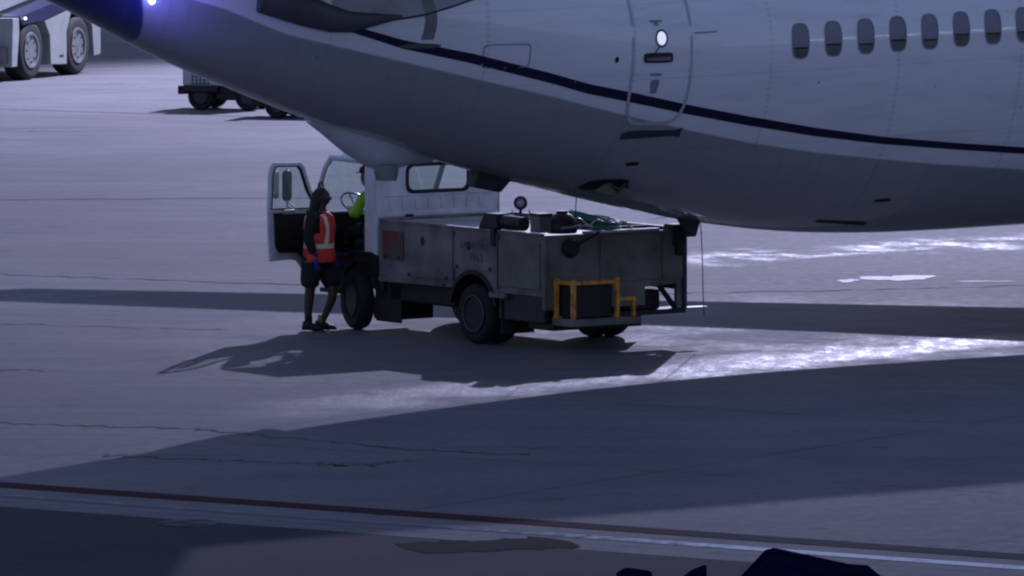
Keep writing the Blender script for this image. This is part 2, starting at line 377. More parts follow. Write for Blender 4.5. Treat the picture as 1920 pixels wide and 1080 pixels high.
# tables of (u, z) on the near side for the stripe centre, its half-width and the grey belly line
from_tab = {
'stripe': [(-7.848, 4.177, 0.037), (-7.566, 4.105, 0.037), (-6.815, 3.883, 0.049), (-5.924, 3.698, 0.056), (-4.898, 3.446, 0.056), (-4.418, 3.316, 0.056), (-3.76, 3.186, 0.057), (-3.016, 3.033, 0.054), (-2.147, 2.874, 0.052), (-1.097, 2.705, 0.049), (-0.019, 2.565, 0.043), (1.079, 2.46, 0.04), (2.283, 2.357, 0.04), (3.6, 2.27, 0.04), (8, 2.2, 0.04), (20, 2.3, 0.04), (24, 2.6, 0.04)],
'belly': [(-11.6, 4.9), (-9.6, 4.5), (-9.018, 4.337), (-8.233, 4.025), (-7.003, 3.732), (-5.872, 3.467), (-4.841, 3.231), (-3.935, 3.007), (-2.961, 2.789), (-2.048, 2.608), (-0.994, 2.449), (0.831, 2.246), (2.415, 2.112), (4, 2.02), (8, 1.95), (20, 1.98), (24, 2.2), (27, 2.9)],
}
us = [-11.6 + .2 * i for i in range(195)]
NS = 120
mb = MB(); mb.rings([[hull(u, 2 * math.pi * k / NS) for k in range(NS)] for u in us])
fus = mb.build('fuselage', fuselage_mat(), PL, smooth=True, angle=60)
at = fus.data.attributes.new('grey', 'FLOAT', 'POINT')
for i, v in enumerate(fus.data.vertices):
    at.data[i].value = lerp(from_tab['belly'], v.co.x) - v.co.z
# stripe laid on the skin
def ribbon(name, tab, m, off=.006, parent=PL):
    mb = MB(); rr = []
    u0, u1 = tab[0][0], tab[-1][0]; n = max(8, int((u1 - u0) / .08)); V = []; K = 5
    for i in range(n + 1):
        u = u0 + (u1 - u0) * i / n; z = lerp([(a, b) for a, b, c in tab], u); h = lerp([(a, c) for a, b, c in tab], u)
        for k in range(K): V.append(hz(u, z - h + 2 * h * k / (K - 1), off))
    F = [(i * K + k, i * K + k + 1, (i + 1) * K + k + 1, (i + 1) * K + k) for i in range(n) for k in range(K - 1)]
    return mb.add(V, F).build(name, m, parent, smooth=True)
ribbon('navy_stripe', from_tab['stripe'], mat('stripe_paint', (.008, .009, .035), .25, var=.3, coat=.5))
# windows
M['shade'] = mat('window_shade', (.21, .22, .28), .4, var=.1)
M['pane'] = mat('cabin_pane', (.11, .11, .085), .12, var=.3, coat=1)
M['frame'] = mat('window_rim', (.24, .25, .31), .35, var=.1)
def loop_on_hull(u0, z0, hw, hh, r=.9, n=28, off=.003, lean=0., e=3.2):
    pts = []
    for k in range(n):
        a = 2 * math.pi * k / n; c, s = math.cos(a), math.sin(a)
        x = hw * (abs(c) ** (2 / e)) * (1 if c > 0 else -1); y = hh * (abs(s) ** (2 / e)) * (1 if s > 0 else -1)
        pts.append((x, y))
    return [hz(u0 + x, z0 + y, off) for x, y in pts], pts
def disc(name, u0, z0, hw, hh, m, off, e=3.2, parent=PL, clip=None):
    _, pts = loop_on_hull(u0, z0, hw, hh, e=e); K = 5; V = []; F = []
    for j in range(K + 1):
        q = j / K
        for x, y in pts:
            yy = y * q
            if clip: yy = max(clip[0], min(clip[1], yy))
            V.append(hz(u0 + x * q, z0 + yy, off))
    n = len(pts)
    for j in range(K):
        for k in range(n): F.append((j * n + k, j * n + (k + 1) % n, (j + 1) * n + (k + 1) % n, (j + 1) * n + k))
    return MB().add(V, F).build(name, m, parent, smooth=True)
def outline(name, u0, z0, hw, hh, wd, m, off, e=3.2, parent=PL, n=64):
    _, a = loop_on_hull(u0, z0, hw, hh, e=e, n=n); _, b = loop_on_hull(u0, z0, hw - wd, hh - wd, e=e, n=n)
    V = [hz(u0 + x, z0 + y, off) for x, y in a] + [hz(u0 + x, z0 + y, off) for x, y in b]
    return MB().add(V, [(k, (k + 1) % n, n + (k + 1) % n, n + k) for k in range(n)]).build(name, m, parent, smooth=True)
for i in range(26):
    u = -1.50 + i * .493; z = 3.84 + .030 * (min(u, 4) + .1)
    wf = disc('cabin_window', u, z, .118, .195, M['pane'], .003)
    outline('window_rim', u, z, .132, .212, .018, M['frame'], .006, parent=wf)
    disc('window_shade', u, z, .112, .19, M['shade'], .005, parent=wf, clip=((sh := (-.075, -.06, -.085, -.065, -.09, -.055, -.07, -.08, -.06)[i % 9]), 1))
    if i < 9: ribbon('shade_edge', [(u - .105, z + sh - .007, .010), (u + .105, z + sh - .007, .010)], M['black'], .007, wf)
# rear service door
du, dz = -3.47, 3.82
door = outline('service_door', du, dz, .42, .955, .035, mat('door_seal', (.48, .5, .55), .4, var=.1), .007, e=5, n=120)
po = disc('door_porthole', du - .02, 3.88, .062, .078, emit('porthole_glow', (.75, .82, 1), .75), .008, e=2, parent=door)
outline('porthole_ring', du - .02, 3.88, .085, .105, .022, M['dark'], .010, e=2, parent=door)
disc('handle_recess', du - .06, 3.655, .2, .06, M['dark'], .008, e=6, parent=door)
ribbon('door_handle', [(du - .23, 3.64, .016), (du + .1, 3.645, .022)], M['alu'], .02, door)
ribbon('handle_lever', [(du - .15, 3.68, .010), (du - .05, 3.79, .010)], M['black'], .02, door)
for zz, hw, hh in ((4.08, .09, .012), (4.05, .03, .02), (3.46, .08, .014), (3.35, .055, .05), (3.27, .04, .03)):
    disc('door_placard', du - .08, zz, hw, hh, M['frame'], .009, e=6, parent=door)
ribbon('scuff_plate', [(-3.80, 2.735, .035), (-3.70, 2.755, .05), (-3.10, 2.76, .035), (-3.03, 2.765, .06)], mat('scuff_plate_metal', (.06, .065, .07), .5, .3), .012)
disc('static_port', -4.09, 3.645, .025, .035, M['black'], .008, e=2)
ribbon('door_gutter', [(-3.03, 3.93, .008), (-2.7, 3.94, .008)], M['frame'], .008)
disc('drain_port', -3.45, 2.39, .08, .022, M['black'], .008, e=4)
disc('vent_port', .4, 1.81, .12, .02, M['black'], .008, e=4)
ribbon('belly_vent', [(-.3, 1.565, .012), (.5, 1.50, .02)], M['black'], .008)
outline('access_hatch', -5.52, 3.72, .3, .14, .012, M['frame'], .006, e=8)
for u, z, rr in ((-4.6, 3.4, .01), (-6.9, 3.5, .02), (-7.8, 3.75, .02), (-1.2, 3.3, .012), (.6, 3.2, .01), (2.0, 2.9, .012)):
    disc('skin_fastener', u, z, rr, rr, M['frame'], .006, e=2)
disc('grease_stain', -6.6, 3.86, .25, .03, mat('old_grease', (.09, .09, .085), .5), .009, e=2)

# open service panel with valve on the belly
def hw_(u, z, off): p = hz(u, z, off); return p
pn = disc('open_service_panel', -3.52, 2.13, .24, .07, M['black'], .007, e=3)
p0 = hz(-3.5, 2.14, .02)
MB().tube([p0, p0 + Vector((.1, -.06, -.06)), p0 + Vector((.2, -.05, .02)), p0 + Vector((.27, 0, -.02))], .03, 8).build('drain_valve', M['dark'], pn, smooth=True)
MB().add([p0 + Vector((-.24, -.01, -.06)), p0 + Vector((.02, -.02, .04)), p0 + Vector((.06, -.06, -.12)), p0 + Vector((-.04, -.05, -.12)),
          p0 + Vector((-.24, 0, -.07)), p0 + Vector((.02, 0, .05)), p0 + Vector((.06, -.04, -.13)), p0 + Vector((-.04, -.03, -.13))],
         [(0, 1, 2, 3), (4, 5, 6, 7), (0, 1, 5, 4), (1, 2, 6, 5), (2, 3, 7, 6), (3, 0, 4, 7)]).build('panel_flap', mat('flap_primer', (.10, .10, .06), .6), pn)
# tail skid
MB().hexa([(-4.95, -.07, 2.12), (-4.55, -.07, 2.04), (-4.55, .07, 2.04), (-4.95, .07, 2.12), (-4.85, -.12, 2.45), (-4.3, -.12, 2.3), (-4.3, .12, 2.3), (-4.85, .12, 2.45)]).build('tail_skid', M['dark'], PL, bevel=.02)
# lowered fairing under the tail cone (beyond the keel)
rr = []
for i in range(17):
    q = i / 16; u = -7.1 + 1.75 * q; k = smo(KEEL, u); dep = (.47 * math.sin(math.pi * min(1, q * 1.0)) ** .75) if 0 < q < 1 else .02
    dep = lerp([(0, .02), (.12, .09), (.3, .22), (.5, .31), (.65, .28), (.8, .14), (1, .02)], q)
    c0 = k + .18
    rr.append([(u, .25 + (.5 * (dep / .5) + .1) * math.cos(a), c0 + ((dep + .18) * math.sin(a) if math.sin(a) < 0 else .1 * math.sin(a))) for a in [2 * math.pi * j / 24 for j in range(24)]])
fair = MB().rings(rr).build('tail_fairing', mat('fairing_paint', (.66, .67, .70), .4, var=.15), PL, smooth=True)
MB().rings([[(-6.1 + (.15 - .05 * abs(h)) * math.cos(a), .1 + .14 * math.sin(a), smo(KEEL, -6.1) - .31 - .13 * h) for a in [2 * math.pi * j / 20 for j in range(20)]] for h in (-.6, 0, .6, .8)]).build('drain_cup', mat('cup_paint', (.22, .25, .24), .5), fair, smooth=True)
# antenna / drain mast under the door area
MB().hexa([(-1.78, -.1, 1.40), (-1.66, -.1, 1.40), (-1.66, -.06, 1.40), (-1.78, -.06, 1.40), (-1.95, -.12, 1.66), (-1.6, -.12, 1.62), (-1.6, -.04, 1.62), (-1.95, -.04, 1.66)]).build('drain_mast', M['dark'], PL, bevel=.01)

# stabilisers, fin, wings
def foil(pts_root, pts_tip, th_r, th_t, name, m, flat='z', n=10):
    # pts: (LE point, TE point); thickness along `flat`
    rr = []
    for (le, te), th in ((pts_root, th_r), (pts_tip, th_t)):
        le, te = Vector(le), Vector(te); ring = []
        for k in range(2 * n):
            q = k / n if k <= n else (2 * n - k) / n; s = 1 if k <= n else -1
            yt = 2.6 * (.2969 * math.sqrt(q) - .126 * q - .3516 * q * q + .2843 * q ** 3 - .1036 * q ** 4) / .26 * .5 * 2
            p = le + (te - le) * q; p = p.copy()
            if flat == 'z': p.z += s * th * yt * .5
            else: p.y += s * th * yt * .5
            ring.append(p)
        rr.append(ring)
    return MB().rings(rr).build(name, m, PL, smooth=True)
M['wing'] = mat('wing_grey', (.32, .33, .35), .4, var=.2, coat=.3)
st_m = mat('stabiliser_grey', (.2, .2, .215), .45, var=.25)
for s in (-1, 1):
    foil(((-5.35, s * .7, 5.0), (-9.15, s * .4, 4.95)), ((-9.6, s * 7.2, 6.7), (-11.0, s * 7.2, 6.68)), .30, .12, 'horizontal_stabiliser', st_m)
    foil(((14.8, s * 1.2, 2.0), (7.0, s * 1.2, 2.0)), ((11.2, s * 6.2, 2.42), (6.0, s * 6.2, 2.38)), .75, .45, 'wing', M['wing'])
    foil(((11.2, s * 6.2, 2.42), (6.0, s * 6.2, 2.38)), ((4.7, s * 18.7, 3.5), (2.6, s * 18.7, 3.5)), .45, .16, 'wing', M['wing'])
    prof = [(.5, -1.8), (.78, -1.2), (1.0, 0), (1.05, 1.2), (.98, 1.9), (.86, 1.95), (.8, 1.2), (.3, 1.1)]
    MB().lathe(prof, (13.8, s * 4.9, 1.55), 'x', 28).build('engine', M['white'], PL, smooth=True)
    MB().hexa([(12, s * 4.9 - .12, 2.2), (15, s * 4.9 - .12, 2.2), (15, s * 4.9 + .12, 2.2), (12, s * 4.9 + .12, 2.2), (10.5, s * 4.9 - .12, 2.7), (13.5, s * 4.9 - .12, 2.7), (13.5, s * 4.9 + .12, 2.7), (10.5, s * 4.9 + .12, 2.7)]).build('engine_pylon', M['wing'], PL)
    MB().tube([(9.6, s * 2.86, 2.2), (9.6, s * 2.86, .55)], .12, 12).build('landing_gear_leg', M['white'], PL, smooth=True)
    for o_ in (-.25, .25):
        MB().lathe([(.3, -.18), (.5, -.2), (.55, -.12), (.55, .12), (.5, .2), (.3, .18)], (9.6, s * 2.86 + o_, .55), 'y', 28).build('landing_gear_wheel', M['rubber'], PL, smooth=True)
foil(((-4.6, 0, 5.6), (-10.3, 0, 5.3)), ((-10.6, 0, 12.4), (-12.6, 0, 12.3)), .45, .2, 'tail_fin', M['navy'], flat='y')
MB().tube([(24.2, 0, 1.7), (24.2, 0, .35)], .09, 10).build('landing_gear_leg', M['white'], PL, smooth=True)
for o_ in (-.2, .2):
    MB().lathe([(.2, -.1), (.33, -.1), (.35, 0), (.33, .1), (.2, .1)], (24.2, o_, .35), 'y', 24).build('landing_gear_wheel', M['rubber'], PL, smooth=True)
# dark root fairing of the near stabiliser
rr = []
for i in range(15):
    q = i / 14; u = -8.62 + 1.75 * q; zz = lerp([(0, 4.42), (.3, 4.32), (.5, 4.2), (.65, 4.15), (1, 4.2)], q); h = lerp([(0, .14), (.3, .2), (.5, .16), (1, .02)], q)
    c = hz(u, zz, 0)
    rr.append([(u, c.y - .10 * math.cos(a) * (h / .2) - .02, zz + h * math.sin(a)) for a in [2 * math.pi * j / 16 for j in range(16)]])
MB().rings(rr).build('stabiliser_root', mat('root_fairing', (.07, .07, .08), .5), PL, smooth=True)
ribbon('stabiliser_fillet', [(-7.716, 4.438, 0.3), (-7.589, 4.442, 0.3), (-7.202, 4.441, 0.3), (-6.813, 4.483, 0.3), (-6.55, 4.521, 0.3), (-6.213, 4.605, 0.3), (-5.969, 4.674, 0.3), (-5.646, 4.759, 0.3)], mat('fillet_grey', (.36, .36, .38), .4), .005)
ribbon('fillet_edge', [(-7.716, 4.138, 0.012), (-7.589, 4.142, 0.012), (-7.202, 4.141, 0.012), (-6.813, 4.183, 0.012), (-6.55, 4.221, 0.012), (-6.213, 4.305, 0.012), (-5.969, 4.374, 0.012), (-5.646, 4.459, 0.012)], M['dark'], .009)
# grey curved band painted up the tail side
V = []; n = 24
for i in range(n + 1):
    q = i / n; z = 3.93 + .65 * q; uc = -6.53 + .06 * math.sin(q * 3.0) - .12 * q * q
    for k in (-1, 0, 1): V.append(hz(uc + k * .075, z, .006))
MB().add(V, [(i * 3 + k, i * 3 + k + 1, i * 3 + k + 4, i * 3 + k + 3) for i in range(n) for k in (0, 1)]).build('tail_marking', mat('marking_grey', (.2, .2, .2), .4), PL, smooth=True)
# blue lamp on the tail
lp = hz(-9.86, 4.45, .05)
lamp = MB().lathe([(.0, -.03), (.03, -.025), (.042, 0), (.03, .025), (0, .03)], lp, 'y', 20).build('tail_lamp', emit('blue_lamp_glow', (.22, .26, 1), 18), PL, smooth=True)
pl_d = bpy.data.lights.new('tail_lamp_light', 'POINT'); pl_d.energy = 16; pl_d.color = (.16, .14, 1); pl_d.shadow_soft_size = .08
plo = bpy.data.objects.new('tail_lamp_light', pl_d); COL.objects.link(plo); plo.location = PL.matrix_basis @ (lp + Vector((-.05, -.42, -.05)))

# ------------------------------------------------------------------ service truck
TR = empty('service_truck', (-.47, 94.95, 0), math.atan2(.809, -.588), label='small white flatbed lavatory truck with open driver door under the aircraft tail', cat='truck')
def wheel(cx, cy, w_, r, parent, name='wheel', side=1, rimr=.55, m=None):
    # cy = outer face; side=+1: outer face towards +y
    s = -side
    t = MB().lathe([(r * .58, cy + s * .02), (r * .85, cy), (r * .96, cy + s * .03), (r, cy + s * .07), (r, cy + s * (w_ - .07)), (r * .95, cy + s * (w_ - .02)), (r * .55, cy + s * w_)], (cx, 0, r), 'y', 40).build(name, M['rubber'], parent, smooth=True, angle=50)
    MB().lathe([(r * .60, cy + s * .015), (r * .57, cy - s * .004), (r * .50, cy + s * .03), (r * .46, cy + s * .09), (r * .2, cy + s * .09), (r * .18, cy + s * .03), (.01, cy + s * .03)], (cx, 0, r), 'y', 36).build('rim', m or M['rim'], t, smooth=True, angle=50)
    return t
def yw(v): return v
darkrim = mat('dirty_rim', (.03, .03, .032), .6, .2, var=.6, scale=9)
wheel(0, 0, .22, .37, TR, side=1, m=darkrim); wheel(0, -.25, .22, .37, TR, side=1, m=darkrim)
wheel(0, -2.18, .22, .37, TR, side=-1, m=darkrim); wheel(0, -1.93, .22, .37, TR, side=-1, m=darkrim)
for y_, sd_ in ((-.13, 1), (-1.79, -1)):      # front wheels, steered
    fw = wheel(0, .11 * sd_, .21, .37, TR, side=sd_, m=M['black']); fw.location = (2.63, y_, 0); fw.rotation_euler = (0, 0, R(-13))
MB().tube([(.215 * math.cos(a), .004, .37 + .215 * math.sin(a)) for a in [2 * math.pi * i / 40 for i in range(40)]], .007, 6, True).build('rim_ring', mat('ring_grey', (.11, .11, .12), .5), TR, smooth=True)
# chassis
MB().box(-1.3, 3.3, -1.4, -1.28, .45, .62).box(-1.3, 3.3, -.82, -.70, .45, .62).box(-.9, 2.9, -1.28, -.82, .42, .60).build('chassis', M['black'], TR)
MB().tube([(0, -1.85, .37), (0, -.05, .37)], .07, 12).lathe([(.08, -.2), (.16, -.1), (.16, .1), (.08, .2)], (0, -1.0, .37), 'y', 16).build('rear_axle', M['black'], TR, smooth=True)
MB().box(.55, 1.95, -1.95, -.12, .40, .66).build('fuel_tank', M['black'], TR, bevel=.03)
# serrated grip step under the cab
pts = [(1.66, .42), (1.66, .165)]
for i in range(18): pts += [(1.68 + i * .030, .135), (1.695 + i * .030, .165)]
pts += [(2.24, .165), (2.26, .42)]
MB().prism(pts, 'y', -.12, -.10).box(1.68, 2.24, -.6, -.12, .18, .60).build('grip_step', M['black'], TR)
# bed body
top, bot = 1.385, .66
arc = [(-.47 * math.cos(a), .40 + .47 * math.sin(a)) for a in [R(34) + R(112) * i / 16 for i in range(17)]]
side = [(-1.42, bot), ] + [(x, z) for x, z in arc if z > bot] + [(1.98, bot - .02), (1.98, top), (-1.42, top)]
bd = MB().prism(side, 'y', -.05, 0).build('bed_side', M['alu'], TR)
MB().prism(side, 'y', -2.1, -2.05).build('bed_side', M['alu'], TR)
MB().box(-1.37, 1.93, -2.05, -.05, .86, 1.30).build('tank', M['alug'], TR)
MB().box(-1.37, 1.93, -2.05, -.05, 1.30, 1.345).build('deck', M['deck'], TR)
MB().box(-1.38, 1.96, -.062, .012, top, top + .03).box(-1.38, 1.96, -2.12, -2.045, top, top + .03).box(1.93, 1.985, -2.12, .012, top + .002, top + .034).build('top_rail', M['alu'], TR, bevel=.006)
# side doors, seams and latches
for x0, x1, m_ in ((1.46, 1.90, 'red'), (.46, 1.40, 'alu'), (-.45, .39, 'alu'), (-1.38, -.54, 'alug')):
    zb = .93 if m_ == 'red' else (.74 if x0 > .4 or x0 < -1 else .90)
    d = MB().box(x0, x1, .002, .016, zb, 1.30 if m_ != 'red' else 1.28).build('side_door', M[m_], TR, bevel=.006)
    if m_ == 'alu': MB().box((x0 + x1) / 2 + .08, (x0 + x1) / 2 + .13, .016, .035, 1.14, 1.24).build('latch', M['dark'], d, bevel=.004)
    for hx_ in (x0 + .06, x1 - .10):
        if x0 > -1: MB().box(hx_, hx_ + .045, .0165, .028, zb + .01, zb + .05).build('hinge', M['dark'], d, bevel=.003)
    if m_ == 'red': tag(d, label='faded red door at the front of the bed')
MB().box(.395, .455, .0025, .03, .74, 1.36).build('side_post', M['alu'], TR, bevel=.005)
MB().box(-.525, -.465, .0025, .026, .70, 1.37).build('side_post', M['alu'], TR, bevel=.005)
MB().box(.6, 1.95, .003, .04, .66, .70).build('side_trim', M['alu'], TR, bevel=.004)
MB().box(-.5, -.42, .016, .05, 1.22, 1.44).build('side_bracket', M['black'], TR, bevel=.004)
MB().box(-1.42, -.5, -.10, -.02, .34, .66).build('side_skirt', M['dark'], TR, bevel=.01)
MB().box(-.72, -.40, .0, .06, .60, .66).build('skirt_trim', M['alu'], TR, bevel=.004)
MB().prism([(-.50 * math.cos(a), .40 + .50 * math.sin(a)) for a in [R(10) + R(160) * i / 20 for i in range(21)]] + [(.44 * math.cos(R(10)) * 1.0, .47)] + [(.45 * math.cos(a), .40 + .45 * math.sin(a)) for a in [R(12) + R(156) * i / 20 for i in range(21)]], 'y', -.3, .02).build('wheel_arch', M['black'], TR)
for y0 in (-.48, -2.1): MB().box(-.60, -.57, y0, y0 + .48, .16, .60).build('mud_flap', M['rubber'], TR)
def text(body, size, loc, rot, m, parent, name='lettering', ext=.001):
    c = bpy.data.curves.new(name, 'FONT'); c.body = body; c.size = size; c.extrude = ext; c.align_x = 'CENTER'; c.resolution_u = 2
    o = bpy.data.objects.new(name, c); COL.objects.link(o)
    dg = bpy.context.evaluated_depsgraph_get(); me = bpy.data.meshes.new_from_object(o.evaluated_get(dg)); bpy.data.objects.remove(o)
    o = bpy.data.objects.new(name, me); COL.objects.link(o); me.materials.clear(); me.materials.append(m)
    o.location = loc; o.rotation_euler = rot; o.parent = parent; return o
M['ink'] = mat('stencil_ink', (.09, .08, .09), .7, var=.6, scale=30)
text('LAVATORY', .115, (-.05, .018, 1.16), (R(90), 0, R(180)), M['ink'], TR)
text("7963", .15, (-.08, .018, 1.0), (R(90), 0, R(180)), M['ink'], TR)
# tailgate and rear work area
rp = MB().prism([(-.02, .50), (-1.50, .50), (-1.50, .72), (-1.98, .74), (-1.98, .44), (-2.1, .44), (-2.1, top + .01), (-.0, top + .01), (0, .50)], 'x', -1.47, -1.42).build('rear_panel', M['alug'], TR)
MB().box(-1.485, -1.47, -.78, -.05, .88, 1.36).box(-1.485, -1.47, -1.72, -.82, .80, 1.36).box(-1.485, -1.47, -2.07, -1.76, .80, 1.36).build('rear_door', M['alug'], TR, bevel=.006)
MB().box(-1.475, -1.40, -1.72, -.6, top + .012, top + .04).build('rear_rail', M['deck'], TR, bevel=.004)
MB().box(-1.5, -1.3, -2.10, -1.9, 1.20, 1.46).box(-1.54, -1.46, -2.04, -1.94, 1.08, 1.26).build('rear_hitch', M['black'], TR, bevel=.02)
MB().box(-1.50, -1.42, -2.12, -2.06, .42, 1.38).build('corner_post', M['navy'], TR, bevel=.008)
MB().tube([(-1.44, -1.98, .44), (-1.44, -1.72, .74)], .035, 8).build('diagonal_brace', M['black'], TR)
MB().box(-1.5, -1.2, -2.1, -.9, .38, .44).box(-1.3, -1.1, -1.85, -1.5, .44, .66).build('rear_frame', M['black'], TR, bevel=.006)
MB().box(-1.52, -1.40, -2.42, -2.1, .43, .445).build('step_plate', M['deck'], TR)
# valve + handle on the tailgate
MB().lathe([(.02, .0), (.11, .0), (.12, -.05), (.09, -.09), (.03, -.10)], (-1.485, -.35, 1.24), 'x', 20).tube([(-1.56, -.35, 1.24), (-1.58, -.45, 1.30), (-1.56, -.75, 1.42)], .018, 8).build('drain_valve', M['black'], TR, smooth=True)
MB().box(-1.60, -1.56, -.80, -.73, 1.41, 1.44).build('valve_knob', M['white'], TR, bevel=.01)
# orange cage and steps
def bars(segs, r):
    mb = MB()
    for a, b in segs:
        a, b = Vector(a), Vector(b); lo = [min(a[i], b[i]) - r for i in range(3)]; hi = [max(a[i], b[i]) + r for i in range(3)]
        mb.box(lo[0], hi[0], lo[1], hi[1], lo[2], hi[2])
    return mb
x0, x1, ya, yb, z0, z1 = -1.50, -1.84, -.15, -.80, .42, .86
for x_, y_ in ((x1, ya), (x1, yb), (x0, ya)): bars([((x_, y_, z0), (x_, y_, z1))], .026).build('cage_post', M['orange'], TR, bevel=.006)
bars([((x1 + .03, ya, z1 - .02), (x0 - .03, ya, z1 - .02)), ((x1, ya - .03, z1 - .02), (x1, yb + .03, z1 - .02))], .022).build('cage_rail', M['orange'], TR, bevel=.005)
bars([((-1.78, -.88, .62), (-1.78, -1.04, .62)), ((-1.78, -1.09, .40), (-1.78, -1.09, .62))], .022).build('step_frame', M['orange'], TR, bevel=.005)
MB().box(-1.80, -1.49, -.76, -.19, .42, .80).build('battery_box', M['black'], TR, bevel=.01)
MB().box(-1.88, -1.47, -1.14, -.10, .32, .41).build('rear_platform', M['alug'], TR, bevel=.01)
MB().box(-1.5, -1.0, -1.1, -.1, .25, .34).build('bumper', M['black'], TR, bevel=.01)
# gauge and fittings on the deck
gx, gy = 1.25, -1.62
MB().tube([(gx, gy, 1.345), (gx, gy, 1.52)], .02, 8).box(gx - .12, gx + .12, gy - .12, gy + .12, 1.345, 1.36).build('gauge_stem', M['dark'], TR)
gd = MB().lathe([(.085, -.03), (.085, .02), (.075, .03), (.07, .02), (.01, .02)], (0, 0, 0), 'z', 24).build('gauge', M['black'], TR, smooth=True)
MB().lathe([(.05, .021), (.05, .024), (.01, .024)], (0, 0, 0), 'z', 24).build('gauge_dial', M['frame'], gd)
MB().box(-.035, .03, -.006, .006, .025, .028).build('gauge_needle', M['white'], gd)
gd.location = (gx, gy, 1.585); gd.rotation_euler = (R(80), 0, R(-126))
MB().lathe([(.045, 1.345), (.03, 1.38), (.03, 1.43), (.04, 1.46)], (gx + .1, gy + .22, 0), 'z', 14).build('filler_cap', M['black'], TR, smooth=True)
for k in (-.12, .14): MB().tube([(gx - .02, gy + k, 1.345), (gx - .02, gy + k, 1.50)], .008, 6).build('breather_pipe', M['deck'], TR)

# cab
CX0, CX1, CL, CR, CZ = 2.06, 3.5, -.10, -1.98, 2.14
cw = M['cabwhite']
def frame_panel(name, outer, inner, axis, a, b, m, parent, bevel=.01):
    mb = MB(); n = len(outer)
    def P(p, q, t): return {'x': (t, p, q), 'y': (p, t, q)}[axis]
    V = [P(*o, a) for o in outer] + [P(*o, a) for o in inner] + [P(*o, b) for o in outer] + [P(*o, b) for o in inner]
    F = []
    for i in range(n):
        j = (i + 1) % n
        F += [(i, j, n + j, n + i), (2 * n + i, 3 * n + i, 3 * n + j, 2 * n + j), (i, 2 * n + i, 2 * n + j, j), (n + i, n + j, 3 * n + j, 3 * n + i)]
    return mb.add(V, F).build(name, m, parent, bevel=bevel)
def rrect(x0, x1, z0, z1, r, k=4):
    pts = []
    for cx, cz, a0 in ((x1 - r, z1 - r, 0), (x0 + r, z1 - r, 90), (x0 + r, z0 + r, 180), (x1 - r, z0 + r, 270)):
        for i in range(k + 1): a = R(a0 + 90 * i / k); pts.append((cx + r * math.cos(a), cz + r * math.sin(a)))
    return pts
cab = frame_panel('cab_rear_wall', rrect(CR, CL, 1.40, CZ, .07), rrect(-1.50, -.56, 1.71, 2.05, .09), 'x', CX0, CX0 + .05, cw, TR, .012)
frame_panel('window_seal', rrect(-1.52, -.54, 1.69, 2.07, .1), rrect(-1.475, -.585, 1.735, 2.025, .08), 'x', CX0 - .008, CX0 + .012, M['black'], cab, 0)
MB().box(CX0 + .02, CX0 + .026, -1.49, -.57, 1.72, 2.04).build('rear_window', M['glass'], cab)
for i in range(8): MB().box(CX0 - .016, CX0 - .002, -.34 - i * .195, -.29 - i * .195, 1.50, 1.64).build('pressed_rib', cw, cab, bevel=.006)
MB().box(CX0 - .012, CX0 - .003, -1.85, -.22, 1.665, 1.685).box(CX0 - .02, CX0 - .003, -1.9, -.2, 1.42, 1.46).build('pressed_line', cw, cab, bevel=.003)
MB().box(CX0 - .05, CX0 - .002, -.63, -.52, 1.385, 1.44).build('cab_latch', M['black'], cab, bevel=.01)
# side shell (driver side): B pillar, sill, roof rail
MB().prism([(CX0 + .0, .93), (CX0 + .27, .93), (CX0 + .27, 2.02), (CX0 + .2, CZ - .03), (CX0 + .02, CZ - .03)], 'y', CL - .06, CL).build('pillar_panel', cw, TR, bevel=.015)
MB().hexa([(2.06, CR, 2.08), (3.12, CR + .03, 2.08), (3.12, CL - .03, 2.08), (2.06, CL, 2.08), (2.1, CR + .12, 2.2), (2.95, CR + .16, 2.185), (2.95, CL - .16, 2.185), (2.1, CL - .12, 2.2)]).build('roof', cw, TR, bevel=.04)
MB().box(2.72, 2.84, -.62, -.5, 2.19, 2.25).build('roof_marker_lamp', M['red'], TR, bevel=.02)
for y in (CL - .035, CR + .035):
    MB().tube([(3.50, y, 1.34), (3.40, y, 1.62), (3.22, y, 1.98), (3.08, y, 2.11)], .035, 8).build('windshield_pillar', cw, TR, smooth=True)
    MB().tube([(2.2, y, 2.09), (3.1, y, 2.105)], .035, 8).build('roof_rail', cw, TR, smooth=True)
MB().prism([(CX0, .9), (3.5, .9), (3.52, 1.3), (2.33, 1.42), (2.33, 2.02), (2.06, 2.1)], 'y', CR, CR + .05).build('passenger_side', cw, TR, bevel=.01)
MB().prism([(2.34, .92), (3.44, .92), (3.44, 1.32), (2.34, 1.44)], 'y', CR + .052, CR + .10).build('passenger_door_card', M['black'], TR, bevel=.01)
MB().box(3.46, 3.53, CR, CL, .62, 1.33).build('front_panel', cw, TR, bevel=.02)
MB().hexa([(3.50, CR + .06, 1.34), (3.512, CR + .06, 1.34), (3.512, CL - .06, 1.34), (3.50, CL - .06, 1.34), (3.10, CR + .06, 2.08), (3.112, CR + .06, 2.08), (3.112, CL - .06, 2.08), (3.10, CL - .06, 2.08)]).build('windshield', M['glass'], TR)
MB().box(3.2, 3.455, CR + .1, CL - .1, .95, 1.42).build('dashboard', M['black'], TR, bevel=.04)
MB().box(CX0 + .06, 3.45, CR + .06, CL - .02, .66, .92).build('cab_floor', M['black'], TR, bevel=.02)
MB().prism([(2.0, .62), (2.0, .9), (2.3, .98), (2.7, .98), (2.95, .8), (3.02, .45), (2.9, .45), (2.82, .72), (2.62, .84), (2.3, .84), (2.1, .7), (2.06, .5), (2.0, .5)], 'y', -.35, -.07).build('front_wheel_arch', M['black'], TR, bevel=.01)
MB().box(2.98, 3.4, -.40, -.08, .42, .48).build('cab_step', M['dark'], TR, bevel=.01)
